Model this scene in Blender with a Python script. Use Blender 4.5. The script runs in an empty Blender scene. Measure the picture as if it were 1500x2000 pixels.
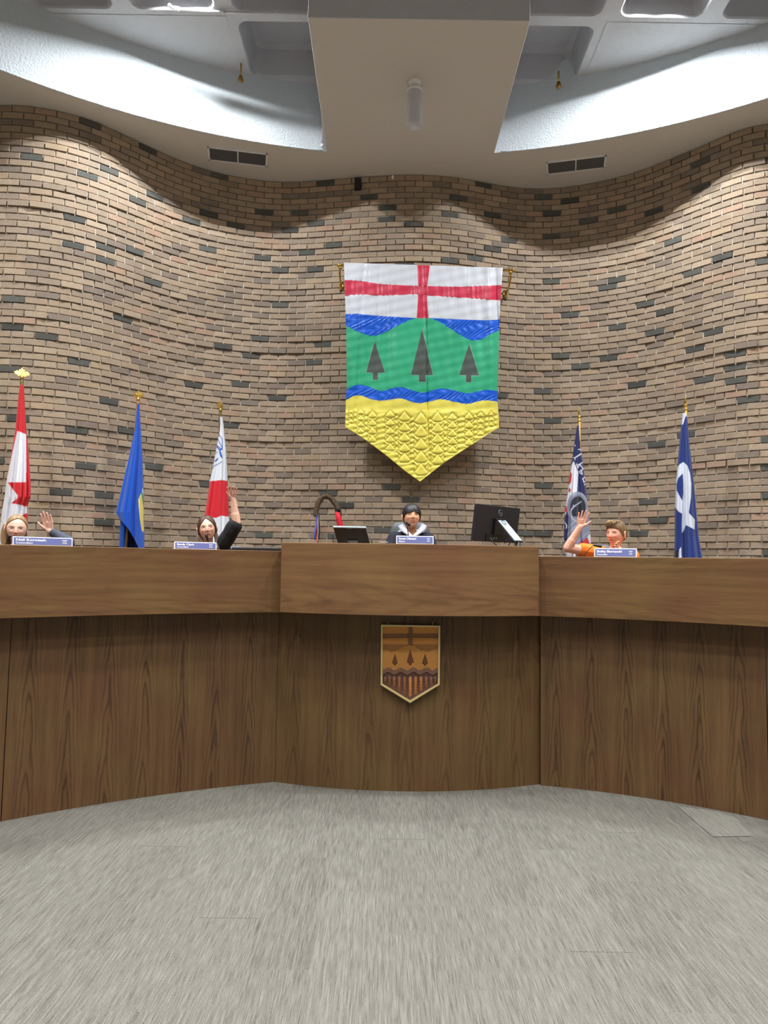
import bpy, math, random
import numpy as np
from mathutils import Vector, Matrix, noise as mnoise
random.seed(7); rng=np.random.RandomState(5)
C=bpy.context.scene.collection; S=bpy.context.scene
PI=math.pi
# ---------------------------------------------------------------- camera
F=1390.0; CAMZ=1.5; PITCH=math.atan(100/F); ROLL=0.0155
_f=Vector((0,math.cos(PITCH),math.sin(PITCH))); _r0=Vector((1,0,0)); _u0=_r0.cross(_f)
CR=(_r0*math.cos(ROLL)+_u0*math.sin(ROLL)); CU=(_u0*math.cos(ROLL)-_r0*math.sin(ROLL)); CF=_f
CAM=Vector((0,0,CAMZ))
cd=bpy.data.cameras.new('camera'); co=bpy.data.objects.new('camera',cd); C.objects.link(co)
co.matrix_world=Matrix(((CR.x,CU.x,-CF.x,0),(CR.y,CU.y,-CF.y,0),(CR.z,CU.z,-CF.z,CAMZ),(0,0,0,1)))
cd.sensor_fit='VERTICAL'; cd.sensor_height=36; cd.lens=36*F/2000; cd.clip_start=0.05
S.camera=co
def ray(x,y): return (CF*F+CR*(x-750)-CU*(y-1000))
def at(x,y,Y):
    d=ray(x,y); return CAM+d*(Y/d.y)
def atz(x,y,z):
    d=ray(x,y); return CAM+d*((z-CAMZ)/d.z)
def proj(p):
    q=Vector(p)-CAM; d=q.dot(CF); return 750+F*q.dot(CR)/d,1000-F*q.dot(CU)/d
# ---------------------------------------------------------------- world + exposure
w=bpy.data.worlds.new('world'); S.world=w; w.use_nodes=True
w.node_tree.nodes['Background'].inputs[0].default_value=(.5,.5,.5,1); w.node_tree.nodes['Background'].inputs[1].default_value=.3
S.view_settings.view_transform='Standard'; S.view_settings.look='None'; S.view_settings.gamma=1
S.view_settings.use_curve_mapping=False; S.view_settings.exposure=0.06
ZS=5.86; ZU=6.59      # soffit underside, upper ceiling
P_NEAR=140; P_FILL=66; LCOL=(.93,.97,1.0); LCOL2=(1.0,.98,.945)
def srgb(c):
    return tuple(((v/255)/12.92 if v/255<=.04045 else ((v/255+.055)/1.055)**2.4) for v in c)
# ---------------------------------------------------------------- helpers
def tag(o,label=None,cat=None,group=None,kind=None):
    if label:o['label']=label
    if cat:o['category']=cat
    if group:o['group']=group
    if kind:o['kind']=kind
    return o
def thing(name,label,cat,loc=(0,0,0),group=None):
    o=bpy.data.objects.new(name,None); C.objects.link(o); o.location=loc; o.empty_display_size=.1
    return tag(o,label,cat,group)
def wloc(o):
    v=Vector((0,0,0))
    while o: v=v+o.location; o=o.parent
    return v
class B:
    def __init__(s): s.v=[]; s.f=[]; s.m=[]; s.uv=None
    def add(s,vs,fs,mi=0):
        n=len(s.v); s.v+= [tuple(v) for v in vs]; s.f+=[tuple(i+n for i in f) for f in fs]; s.m+=[mi]*len(fs); return s
    def box(s,c,size,R=None,mi=0,bev=0):
        h=[x/2 for x in size]; vs=[]
        for z in(-1,1):
            for y in(-1,1):
                for x in(-1,1):
                    p=Vector((x*h[0],y*h[1],z*h[2])); 
                    if R: p=R@p
                    vs.append(p+Vector(c))
        return s.add(vs,[(0,2,3,1),(4,5,7,6),(0,1,5,4),(2,6,7,3),(0,4,6,2),(1,3,7,5)],mi)
    def tube(s,pts,r,n=8,mi=0,cap=True):
        pts=[Vector(p) for p in pts]; N=len(pts); rr=r if hasattr(r,'__len__') else [r]*N
        t=(pts[1]-pts[0]).normalized(); a=t.orthogonal().normalized(); vs=[]
        for i,p in enumerate(pts):
            t=(pts[min(i+1,N-1)]-pts[max(i-1,0)]).normalized()
            a=(a-t*a.dot(t)).normalized(); b=t.cross(a)
            for k in range(n):
                th=2*PI*k/n; vs.append(p+(a*math.cos(th)+b*math.sin(th))*rr[i])
        fs=[(i*n+k,i*n+(k+1)%n,(i+1)*n+(k+1)%n,(i+1)*n+k) for i in range(N-1) for k in range(n)]
        if cap: fs+=[tuple(range(n))[::-1],tuple((N-1)*n+k for k in range(n))]
        return s.add(vs,fs,mi)
    def lathe(s,c,prof,n=16,mi=0,axis=None):
        c=Vector(c); ax=Vector(axis or (0,0,1)).normalized(); a=ax.orthogonal().normalized(); b=ax.cross(a); vs=[]
        for r,z in prof:
            for k in range(n):
                th=2*PI*k/n; vs.append(c+ax*z+(a*math.cos(th)+b*math.sin(th))*max(r,1e-4))
        N=len(prof); fs=[(i*n+k,i*n+(k+1)%n,(i+1)*n+(k+1)%n,(i+1)*n+k) for i in range(N-1) for k in range(n)]
        fs+=[tuple(range(n))[::-1],tuple((N-1)*n+k for k in range(n))]
        return s.add(vs,fs,mi)
    def ell(s,c,r,n=12,m=8,mi=0,R=None):
        c=Vector(c); vs=[]
        for j in range(m+1):
            ph=PI*(j/m*.98+.01)
            for k in range(n):
                th=2*PI*k/n; p=Vector((r[0]*math.sin(ph)*math.cos(th),r[1]*math.sin(ph)*math.sin(th),r[2]*math.cos(ph)))
                if R:p=R@p
                vs.append(c+p)
        fs=[(j*n+k,(j+1)*n+k,(j+1)*n+(k+1)%n,j*n+(k+1)%n) for j in range(m) for k in range(n)]
        fs+=[tuple(range(n)),tuple(m*n+k for k in range(n))[::-1]]
        return s.add(vs,fs,mi)
    def cap(s,p,q,r1,r2=None,n=10):
        p=Vector(p);q=Vector(q);r2=r1 if r2 is None else r2; d=q-p; L=max(d.length,1e-5); t=d/L
        if (d.length<1e-5): t=Vector((0,0,1))
        a=t.orthogonal().normalized(); b=t.cross(a); vs=[]; rings=[]
        for k in range(0,5): an=PI/2*(k/4*.94+.06) ; rings.append((p-t*r1*math.cos(an),r1*math.sin(an)))
        for k in range(4,-1,-1): an=PI/2*(k/4*.94+.06); rings.append((q+t*r2*math.cos(an),r2*math.sin(an)))
        for c,r in rings:
            for k in range(n):
                th=2*PI*k/n; vs.append(c+(a*math.cos(th)+b*math.sin(th))*r)
        N=len(rings); fs=[(i*n+k,i*n+(k+1)%n,(i+1)*n+(k+1)%n,(i+1)*n+k) for i in range(N-1) for k in range(n)]
        fs+=[tuple(range(n))[::-1],tuple((N-1)*n+k for k in range(n))]
        return s.add(vs,fs)
    def prism(s,poly,o,ex,ey,ez,th,mi=0):
        o=Vector(o);ex=Vector(ex);ey=Vector(ey);ez=Vector(ez); n=len(poly)
        vs=[o+ex*x+ey*y for x,y in poly]+[o+ex*x+ey*y+ez*th for x,y in poly]
        return s.add(vs,[tuple(range(n)),tuple(range(2*n-1,n-1,-1))]+[(i,i+n,(i+1)%n+n,(i+1)%n) for i in range(n)],mi)
    def build(s,name,mats,parent=None,smooth=False,bevel=0,recalc=True):
        off=wloc(parent) if parent else Vector((0,0,0))
        me=bpy.data.meshes.new(name); me.from_pydata([(v[0]-off.x,v[1]-off.y,v[2]-off.z) for v in s.v],[],s.f)
        if not isinstance(mats,(list,tuple)): mats=[mats]
        for m in mats: me.materials.append(m)
        if len(mats)>1: me.polygons.foreach_set('material_index',s.m)
        if smooth: me.polygons.foreach_set('use_smooth',[True]*len(s.f))
        if s.uv is not None:
            uvl=me.uv_layers.new(name='UVMap'); li=np.zeros(len(me.loops),dtype=np.int32); me.loops.foreach_get('vertex_index',li)
            uvl.data.foreach_set('uv',np.array(s.uv,dtype=np.float32)[li].ravel())
        me.update()
        if recalc:
            import bmesh
            bm=bmesh.new(); bm.from_mesh(me); bmesh.ops.recalc_face_normals(bm,faces=bm.faces); bm.to_mesh(me); bm.free()
        o=bpy.data.objects.new(name,me); C.objects.link(o)
        if parent: o.parent=parent
        if bevel:
            md=o.modifiers.new('b','BEVEL'); md.width=bevel; md.segments=2; md.limit_method='ANGLE'
        return o
def setcol(o,cols):
    me=o.data; ca=me.color_attributes.new('Col','FLOAT_COLOR','POINT')
    a=np.ones((len(me.vertices),4),dtype=np.float32); a[:,:3]=cols; ca.data.foreach_set('color',a.ravel())
def remesh(b,voxel,smooth=3):
    me=bpy.data.meshes.new('t'); me.from_pydata(b.v,[],b.f)
    import bmesh
    bm=bmesh.new(); bm.from_mesh(me); bmesh.ops.recalc_face_normals(bm,faces=bm.faces); bm.to_mesh(me); bm.free()
    o=bpy.data.objects.new('t',me); C.objects.link(o)
    m=o.modifiers.new('r','REMESH'); m.mode='VOXEL'; m.voxel_size=voxel
    if smooth: m=o.modifiers.new('s','SMOOTH'); m.iterations=smooth; m.factor=.5
    dg=bpy.context.evaluated_depsgraph_get(); dg.update(); me2=bpy.data.meshes.new_from_object(o.evaluated_get(dg))
    n=len(me2.vertices); co_=np.zeros(n*3); me2.vertices.foreach_get('co',co_)
    r=B(); r.v=[tuple(x) for x in co_.reshape(-1,3)]; r.f=[tuple(p.vertices) for p in me2.polygons]; r.m=[0]*len(r.f)
    bpy.data.objects.remove(o); bpy.data.meshes.remove(me); bpy.data.meshes.remove(me2)
    return r
# ---------------------------------------------------------------- materials
def newmat(name):
    m=bpy.data.materials.new(name); m.use_nodes=True; nt=m.node_tree; return m,nt,nt.nodes['Principled BSDF']
def nd(nt,t,**k):
    n=nt.nodes.new(t)
    for a,b in k.items():
        if a.startswith('i_'): n.inputs[a[2:].replace('_',' ')].default_value=b
        else: setattr(n,a,b)
    return n
def mathn(nt,op,a,b=None,c=None):
    n=nt.nodes.new('ShaderNodeMath'); n.operation=op
    for i,v in enumerate((a,b,c)):
        if v is None: continue
        if isinstance(v,(int,float)): n.inputs[i].default_value=v
        else: nt.links.new(v,n.inputs[i])
    return n.outputs[0]
def simple(name,col,rough=.5,metal=0,var=0,vscale=20,bump=0,bscale=200,coat=0,spec=.5,emit=None,es=0,sheen=0):
    m,nt,p=newmat(name); c=srgb(col); p.inputs['Base Color'].default_value=(*c,1); p.inputs['Roughness'].default_value=rough
    p.inputs['Metallic'].default_value=metal; p.inputs['Coat Weight'].default_value=coat; p.inputs['Specular IOR Level'].default_value=spec
    if sheen: p.inputs['Sheen Weight'].default_value=sheen
    if emit: p.inputs['Emission Color'].default_value=(*emit,1); p.inputs['Emission Strength'].default_value=es
    tc=nd(nt,'ShaderNodeTexCoord')
    if var:
        n=nd(nt,'ShaderNodeTexNoise',i_Scale=vscale,i_Detail=4.0); nt.links.new(tc.outputs['Object'],n.inputs['Vector'])
        cr=nd(nt,'ShaderNodeMix',data_type='RGBA'); cr.inputs['A'].default_value=(*[x*(1-var) for x in c],1); cr.inputs['B'].default_value=(*[min(1,x*(1+var)) for x in c],1)
        nt.links.new(n.outputs['Fac'],cr.inputs['Factor']); nt.links.new(cr.outputs['Result'],p.inputs['Base Color'])
    if bump:
        n=nd(nt,'ShaderNodeTexNoise',i_Scale=bscale,i_Detail=3.0); nt.links.new(tc.outputs['Object'],n.inputs['Vector'])
        b=nd(nt,'ShaderNodeBump',i_Strength=bump,i_Distance=.01); nt.links.new(n.outputs['Fac'],b.inputs['Height']); nt.links.new(b.outputs['Normal'],p.inputs['Normal'])
    return m
def colmat(name,rough=.6,bump=0,bscale=150,sheen=0,sss=0,spec=.4,attr='Col'):
    m,nt,p=newmat(name); a=nd(nt,'ShaderNodeVertexColor'); a.layer_name='Col'
    nt.links.new(a.outputs['Color'],p.inputs['Base Color']); p.inputs['Roughness'].default_value=rough
    p.inputs['Specular IOR Level'].default_value=spec
    if sheen: p.inputs['Sheen Weight'].default_value=sheen
    if sss: p.inputs['Subsurface Weight'].default_value=sss; p.inputs['Subsurface Radius'].default_value=(.01,.004,.002)
    if bump:
        tc=nd(nt,'ShaderNodeTexCoord'); n=nd(nt,'ShaderNodeTexNoise',i_Scale=bscale,i_Detail=3.0); nt.links.new(tc.outputs['Object'],n.inputs['Vector'])
        b=nd(nt,'ShaderNodeBump',i_Strength=bump,i_Distance=.005); nt.links.new(n.outputs['Fac'],b.inputs['Height']); nt.links.new(b.outputs['Normal'],p.inputs['Normal'])
    return m
def brickmat(name,use_attr):
    m,nt,p=newmat(name)
    if use_attr: a=nd(nt,'ShaderNodeVertexColor'); a.layer_name='Col'; col=a.outputs['Color']
    else: a=nd(nt,'ShaderNodeObjectInfo'); col=a.outputs['Color']
    g=nd(nt,'ShaderNodeNewGeometry'); n=nd(nt,'ShaderNodeTexNoise',i_Scale=105.0,i_Detail=6.0,i_Roughness=.8); nt.links.new(g.outputs['Position'],n.inputs['Vector'])
    n2=nd(nt,'ShaderNodeTexNoise',i_Scale=9.0,i_Detail=3.0); nt.links.new(g.outputs['Position'],n2.inputs['Vector'])
    f=mathn(nt,'MULTIPLY_ADD',n.outputs['Fac'],1.3,.33); f2=mathn(nt,'MULTIPLY_ADD',n2.outputs['Fac'],.35,.83); f=mathn(nt,'MULTIPLY',f,f2)
    vm=nd(nt,'ShaderNodeVectorMath',operation='SCALE'); nt.links.new(col,vm.inputs[0]); nt.links.new(f,vm.inputs['Scale'])
    nt.links.new(vm.outputs[0],p.inputs['Base Color']); p.inputs['Roughness'].default_value=.9; p.inputs['Specular IOR Level'].default_value=.2
    b=nd(nt,'ShaderNodeBump',i_Strength=.5,i_Distance=.003); nt.links.new(n.outputs['Fac'],b.inputs['Height']); nt.links.new(b.outputs['Normal'],p.inputs['Normal'])
    return m
def woodmat(name,base,dark,vertical=True,leaf=.225,amp=1.0,seed=0.0):
    m,nt,p=newmat(name); uv=nd(nt,'ShaderNodeUVMap'); sx=nd(nt,'ShaderNodeSeparateXYZ'); nt.links.new(uv.outputs[0],sx.inputs[0])
    u,v=(sx.outputs[0],sx.outputs[1]) if vertical else (sx.outputs[1],sx.outputs[0])
    L=nt.links
    # local coordinate inside each veneer leaf
    wob=nd(nt,'ShaderNodeTexNoise',i_Scale=1.0,i_Detail=2.0); cv=nd(nt,'ShaderNodeCombineXYZ'); L.new(mathn(nt,'MULTIPLY',v,2.2),cv.inputs[1]); L.new(mathn(nt,'MULTIPLY',mathn(nt,'FLOOR',mathn(nt,'DIVIDE',u,leaf)),3.7),cv.inputs[0]); cv.inputs[2].default_value=seed; L.new(cv.outputs[0],wob.inputs['Vector'])
    uu=mathn(nt,'ADD',u,mathn(nt,'MULTIPLY',mathn(nt,'SUBTRACT',wob.outputs['Fac'],.5),.05))
    idx=mathn(nt,'FLOOR',mathn(nt,'DIVIDE',uu,leaf)); fr=mathn(nt,'SUBTRACT',mathn(nt,'SUBTRACT',mathn(nt,'DIVIDE',uu,leaf),idx),.5)
    au=mathn(nt,'ABSOLUTE',fr)
    # cathedral contours
    n1=nd(nt,'ShaderNodeTexNoise',i_Scale=1.0,i_Detail=3.0); c1=nd(nt,'ShaderNodeCombineXYZ'); L.new(mathn(nt,'MULTIPLY',u,9.0),c1.inputs[0]); L.new(mathn(nt,'MULTIPLY',v,2.6),c1.inputs[1]); c1.inputs[2].default_value=seed; L.new(c1.outputs[0],n1.inputs['Vector'])
    h=mathn(nt,'ADD',mathn(nt,'MULTIPLY',mathn(nt,'POWER',au,1.25),13.0),mathn(nt,'MULTIPLY',v,3.1)); h=mathn(nt,'ADD',h,mathn(nt,'MULTIPLY',n1.outputs['Fac'],2.9)); h=mathn(nt,'ADD',h,mathn(nt,'MULTIPLY',idx,.37))
    s=mathn(nt,'SINE',mathn(nt,'MULTIPLY',h,6.2832*.95)); s=mathn(nt,'POWER',mathn(nt,'MULTIPLY_ADD',s,.5,.5),2.5)
    center=mathn(nt,'SUBTRACT',1.0,mathn(nt,'MULTIPLY',au,2.4)); center=mathn(nt,'MAXIMUM',center,0.0)
    s=mathn(nt,'MULTIPLY',s,mathn(nt,'MULTIPLY',center,.62*amp))
    # fine pores
    n2=nd(nt,'ShaderNodeTexNoise',i_Scale=1.0,i_Detail=4.0,i_Roughness=.65); c2=nd(nt,'ShaderNodeCombineXYZ'); L.new(mathn(nt,'MULTIPLY',u,330.0),c2.inputs[0]); L.new(mathn(nt,'MULTIPLY',v,11.0),c2.inputs[1]); L.new(c2.outputs[0],n2.inputs['Vector'])
    n3=nd(nt,'ShaderNodeTexNoise',i_Scale=1.0,i_Detail=3.0); c3=nd(nt,'ShaderNodeCombineXYZ'); L.new(mathn(nt,'MULTIPLY',u,26.0),c3.inputs[0]); L.new(mathn(nt,'MULTIPLY',v,1.3),c3.inputs[1]); c3.inputs[2].default_value=seed; L.new(c3.outputs[0],n3.inputs['Vector'])
    n4=nd(nt,'ShaderNodeTexNoise',i_Scale=2.2,i_Detail=3.0); L.new(uv.outputs[0],n4.inputs['Vector'])
    fac=mathn(nt,'ADD',s,mathn(nt,'MULTIPLY',mathn(nt,'SUBTRACT',n2.outputs['Fac'],.45),.75)); fac=mathn(nt,'ADD',fac,mathn(nt,'MULTIPLY',mathn(nt,'SUBTRACT',n3.outputs['Fac'],.45),1.3*(1.0 if vertical else 1.3)))
    fac=mathn(nt,'ADD',fac,.12)
    mx=nd(nt,'ShaderNodeMix',data_type='RGBA'); mx.inputs['A'].default_value=(*srgb(base),1); mx.inputs['B'].default_value=(*srgb(dark),1); L.new(fac,mx.inputs['Factor'])
    hs=nd(nt,'ShaderNodeHueSaturation'); L.new(mx.outputs['Result'],hs.inputs['Color']); L.new(mathn(nt,'MULTIPLY_ADD',n4.outputs['Fac'],.06,.47),hs.inputs['Hue']); L.new(mathn(nt,'MULTIPLY_ADD',n4.outputs['Fac'],.3,.85),hs.inputs['Value'])
    L.new(hs.outputs['Color'],p.inputs['Base Color']); p.inputs['Roughness'].default_value=.5; p.inputs['Specular IOR Level'].default_value=.3
    b=nd(nt,'ShaderNodeBump',i_Strength=.15,i_Distance=.002); L.new(n2.outputs['Fac'],b.inputs['Height']); L.new(b.outputs['Normal'],p.inputs['Normal'])
    return m
M={}
M['soffit']=simple('soffit_plaster',(208,204,198),.9,var=.03,bump=.3,bscale=90)
M['stucco']=simple('white_stucco',(198,205,209),.9,var=.03,vscale=60,bump=1.0,bscale=55)
M['ceil']=simple('ceiling_plaster',(196,196,198),.9,var=.05,vscale=8,bump=.7,bscale=110)
M['coffer']=simple('coffer_concrete',(176,176,180),.85,var=.08,vscale=5,bump=.3,bscale=80)
M['mortar']=simple('pale_mortar',(172,164,148),.95,var=.2,vscale=30,bump=.5)
M['brick']=brickmat('brick_single',False); M['brickj']=brickmat('brick_joined',True)
M['wood']=woodmat('oak_vertical',(104,77,50),(60,40,25),True,.225)
M['woodc']=woodmat('oak_vertical_centre',(103,78,49),(64,45,27),True,.26,.75,5.0)
M['woodh']=woodmat('oak_horizontal',(114,84,53),(80,56,33),False,.46,.55,2.0)
M['woodhc']=woodmat('oak_horizontal_centre',(124,92,60),(90,63,40),False,.5,.6,9.0)
M['brass']=simple('polished_brass',(214,178,96),.28,1)
M['gold']=simple('gold_finial',(196,158,74),.45,.7)
M['white']=simple('white_plastic',(235,236,238),.45)
M['black']=simple('black_plastic',(18,18,21),.4,var=.1)
M['blackm']=simple('matt_black_shell',(30,31,37),.45,bump=.1,bscale=600)
M['silver']=simple('silver_metal',(124,136,144),.5,.4)
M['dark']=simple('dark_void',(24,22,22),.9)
M['leather']=simple('grey_leather',(74,82,86),.5,bump=.05,bscale=300)
M['pole']=simple('oak_flagpole',(120,84,44),.4,var=.1)
M['poled']=simple('dark_bronze_pole',(84,68,38),.35,.5)
M['cloth']=colmat('flag_cloth',.7,.25,350,sheen=.15)
M['satin']=colmat('banner_satin',.42,.3,90,sheen=.1,spec=.5)
M['skin']=colmat('skin',.5,sss=.12,spec=.35)
M['hair']=colmat('hair',.45,.3,300,spec=.5)
M['eye']=colmat('eye',.15,spec=.5)
M['frost']=simple('frosted_glass',(206,206,212),.35,spec=.5)
M['plateblue']=simple('plate_blue',(98,108,166),.5)
M['text']=simple('white_lettering',(238,240,246),.6)
M['plaster']=simple('room_plaster',(150,144,136),.9,bump=.2)
# ---------------------------------------------------------------- coffer lamps, and unseen ones added for fill
LX=[-1.08-.935*i for i in range(6)]; RX=[1.55+.935*i for i in range(5)]
ROWY=[5.87-.895*i for i in range(13)]
def spotlight(x,y,power,col,label,group=None,z=ZU+.10,size=.06,spread=2.5):
    t=thing('ceiling_spotlight',label,'ceiling light',(x,y,z),group)
    B().lathe((x,y,z),[(.052,0),(.055,.05),(.05,.13),(.03,.17),(.01,.24)],16).build('housing',M['white'],t,True); hs=t.children[0]
    B().lathe((x,y,z-.002),[(.042,0),(.042,.004)],16).build('bulb_face',M['bulb'],hs)
    l=bpy.data.lights.new('lamp','AREA'); l.shape='DISK'; l.size=size; l.energy=power; l.color=col; l.spread=spread
    lo=bpy.data.objects.new('lamp_light',l); C.objects.link(lo); lo.parent=t; lo.location=(0,0,-.02)
    return t
NEARX=((-1.94,'left'),(2.44,'right'))
M['bulb']=simple('bulb_face',(255,255,255),.5,emit=(.93,.97,1),es=14)
for sx,nm in((-1.94,'left'),(2.44,'right')):
    for k,dx in enumerate((-.14,.14)):
        spotlight(sx+dx,5.99,P_NEAR/2,LCOL,'%s of the two bright spotlights in the coffer %s of the white beam'%(('left one','right one')[k],nm),'coffer spotlights',spread=2.7)
for y,rn in zip((ROWY[2],ROWY[4],ROWY[6],ROWY[8],ROWY[10]),('nearest the dais','one row back from the dais','halfway along the room','fourth from the dais','nearest the rear wall')):  # unseen rows, added to fill the room with light
    for x,cn in((LX[3],'far left'),(LX[0],'inner left'),(RX[0],'inner right'),(RX[3],'far right')):
        spotlight(x,y,P_FILL,LCOL2,'unseen added fill spotlight, %s, in the spotlight row %s'%(cn,rn),'unseen fill spotlights',size=.3,spread=1.9)
for x,y,nm in((LX[3],4.9,'left'),(RX[3],4.9,'right')):
    spotlight(x,y,P_NEAR*.4,LCOL,'spotlight in a ceiling coffer beyond the frame on the far %s'%nm,'coffer spotlights',spread=2.0)
# ---------------------------------------------------------------- curves of wall and soffit edge
def circfit(P):
    A=np.array([[2*p[0],2*p[1],1] for p in P]); b=np.array([p[0]**2+p[1]**2 for p in P]); s=np.linalg.lstsq(A,b,rcond=None)[0]
    return s[0],s[1],math.sqrt(s[2]+s[0]**2+s[1]**2)
top=[(0,203),(67,207),(117,215),(153,225),(200,242),(243,262),(283,282),(315,297),(347,312),(380,323),(413,334),(467,346),(510,353),(556,356.5),(600,354),(650,350),(700,346),(760,342),(817,340),(870,343),(920,350),(960,358),(1000,365),(1043,369),(1100,366),(1173,354),(1250,335),(1317,308),(1377,282),(1433,257),(1473,244),(1500,239)]
WP=[atz(x,y,ZS) for x,y in top]; WP=[(p.x,p.y) for p in WP]
WP=[(-6.1,4.2),(-5.75,5.2),(-5.2,6.1),(-4.6,6.62)]+WP+[(4.6,6.55),(5.2,6.1),(5.8,5.2),(6.2,4.2)]
def catmull(P,n=14):
    P=[np.array(p,float) for p in P]; P=[2*P[0]-P[1]]+P+[2*P[-1]-P[-2]]; out=[]
    for i in range(1,len(P)-2):
        for k in range(n):
            t=k/n; a,b,c,d=P[i-1:i+3]
            out.append(.5*((2*b)+(-a+c)*t+(2*a-5*b+4*c-d)*t*t+(-a+3*b-3*c+d)*t**3))
    out.append(P[-2]); return np.array(out)
wc=catmull(WP); 
def resample(c,n):
    d=np.r_[0,np.cumsum(np.linalg.norm(np.diff(c,axis=0),axis=1))]; s=np.linspace(0,d[-1],n)
    return np.c_[np.interp(s,d,c[:,0]),np.interp(s,d,c[:,1])],d[-1]
wc,WL=resample(wc,1400)
ker=np.exp(-.5*(np.arange(-40,41)/15)**2); ker/=ker.sum()
pad=np.r_[[2*wc[0]-wc[k] for k in range(40,0,-1)],wc,[2*wc[-1]-wc[-1-k] for k in range(1,41)]]
wc=np.c_[np.convolve(pad[:,0],ker,'valid'),np.convolve(pad[:,1],ker,'valid')]; wc,WL=resample(wc,1400)
def W(s):
    t=min(max(s/WL,0),1)*1399; i=min(int(t),1398); f=t-i; p=wc[i]*(1-f)+wc[i+1]*f; d=wc[min(i+3,1399)]-wc[max(i-3,0)]; d=d/np.linalg.norm(d)
    return p,d     # tangent runs left to right, room side normal is (d.y,-d.x)
def wall_y(x): return float(np.interp(x,wc[:,0],wc[:,1]))
edge=[(0,140),(60,157),(150,187),(183,200),(290,230),(383,255),(450,272),(500,279),(560,289),(639,298),(969,298),(1000,294),(1100,282),(1200,263),(1300,245),(1407,220),(1500,197)]
EP=[atz(x,y,ZS) for x,y in edge]; ex0,ey0,ER=circfit([(p.x,p.y) for p in EP])
print('edge circle',ex0,ey0,ER,'wall len',WL)
bl=[atz(600,35,ZS),atz(639,298,ZS)]; br=[atz(1033,40,ZS),atz(968,298,ZS)]
BX0=(bl[0].x+bl[1].x)/2; BX1=(br[0].x+br[1].x)/2; BY=(bl[0].y+br[0].y)/2; print('beam',BX0,BX1,BY,[tuple(round(c,2) for c in p) for p in bl+br])
# ---------------------------------------------------------------- brick wall
PL=.62                                                    # platform behind the dais
wall=thing('wall_back',None,None,(0,8,PL)); tag(wall,kind='structure')
b=B(); n=700
for i in range(n):
    p,d=W(WL*i/(n-1)); q=p-np.array([d[1],-d[0]])*.0085; r=p-np.array([d[1],-d[0]])*.30
    b.v+=[(q[0],q[1],0),(q[0],q[1],ZS+.02),(r[0],r[1],ZS+.02),(r[0],r[1],0)]
for i in range(n-1):
    a=i*4; b.f+=[(a,a+4,a+5,a+1),(a+1,a+5,a+6,a+2),(a+2,a+6,a+7,a+3)]; b.m+=[0]*3
b.build('mortar',M['mortar'],wall,True)
COURSE=.0672; BP=.2035; JO=.0100
dark=[(75,305),(180,343),(223,334),(275,394),(311,386),(375,434),(412,420),(461,440),(155,426),(157,482),(219,486),(272,494),(219,512),(307,556),(404,487),(500,502),(37,587),(188,242),(297,291),(432,342),(630,356),(713,383),(515,414),(581,415),(612,436),(561,448),(640,479),(587,493),(507,503),(543,528),(609,527),(546,596),(511,664),(441,679),(624,676),(493,696),(746,404),(743,428),(824,436),(893,419),(890,509),(773,515),
(1072,383),(1122,389),(1212,408),(1283,408),(1088,415),(1159,429),(1376,310),(1375,359),(1088,460),(1008,469),(1318,465),(1412,496),(1492,504),(1353,527),(1086,548),(1208,543),(1191,559),(1263,591),(1297,606),(1122,613),(960,362),(912,388),(975,421),(969,487),(939,507),
(32,639),(102,659),(248,626),(170,710),(21,722),(219,786),(248,842),(38,817),(156,841),(173,908),(303,912),(388,754),(476,752),(453,831),(128,956),(403,944),(5,898),(607,711),(540,779),(632,963),(752,951),(819,975),(669,986),(517,1041),(760,1032),(647,1043),
(1207,637),(1281,647),(1395,642),(1105,695),(1193,698),(1139,715),(1357,678),(1439,687),(1437,715),(1376,739),(1438,741),(1247,750),(1069,765),(1466,777),(1089,822),(1341,845),(1288,865),(1072,947),(989,776),(1270,977),(1290,1013),(1057,1049),(1018,1037),(213,966),(212,1017),(1234,1038)]
bricks=[]
nc=int((ZS-PL)/COURSE)+1
for k in range(nc):
    z=ZS-.004-COURSE*(k+.5)
    if z<PL: break
    ph=(k%2)*BP/2+rng.uniform(-.008,.008); s=ph
    while s<WL:
        s0,s1=s+JO/2,s+BP-JO/2
        if s1>WL: break
        pa,da=W(s0); pb,db=W(s1); d=(pb-pa)/np.linalg.norm(pb-pa); nrm=np.array([d[1],-d[0]])
        off=max(-.004,.019*mnoise.noise(Vector((s*.5,k*.95,3.1)))+.0025*rng.normal())
        pm_,_=W((s0+s1)/2); mid=(pa+pb)/2; mid=mid+nrm*(max(0,(pm_-mid)@nrm)+off+.002); yaw=math.atan2(d[1],d[0])+rng.normal()*.010
        bricks.append([mid[0],mid[1],z,yaw,BP-JO-rng.uniform(0,.003),k,s]); s+=BP
bw=np.array([[x[0],x[1],x[2]] for x in bricks])
px=np.array([proj(p) for p in bw])
# tones
base=np.array([srgb(c) for c in [(167,148,128),(159,142,124),(172,152,131),(155,138,121),(168,147,126),(172,153,132)]])
tone=base[rng.randint(0,6,len(bricks))]*rng.normal(1,.055,(len(bricks),1))
r=rng.rand(len(bricks)); t2=np.array(srgb((176,154,128))); t3=np.array(srgb((174,146,125))); t4=np.array(srgb((138,124,112)))
tone[r<.035]=t2; tone[(r>.035)&(r<.09)]=t3; tone[(r>.09)&(r<.16)]=t4
isd=np.zeros(len(bricks),bool)
for x,y in dark:
    d=(px[:,0]-x)**2+((px[:,1]-y)*2.2)**2; isd[np.argmin(d)]=True
out=(px[:,0]<-5)|(px[:,0]>1505); isd[out&(rng.rand(len(bricks))<.035)]=True
tone[isd]=np.array(srgb((94,93,88)))*rng.normal(1,.13,(isd.sum(),1))
nrmv=np.array([[math.sin(x[3]),-math.cos(x[3])] for x in bricks]); dist=np.hypot(bw[:,0],bw[:,1])
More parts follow.
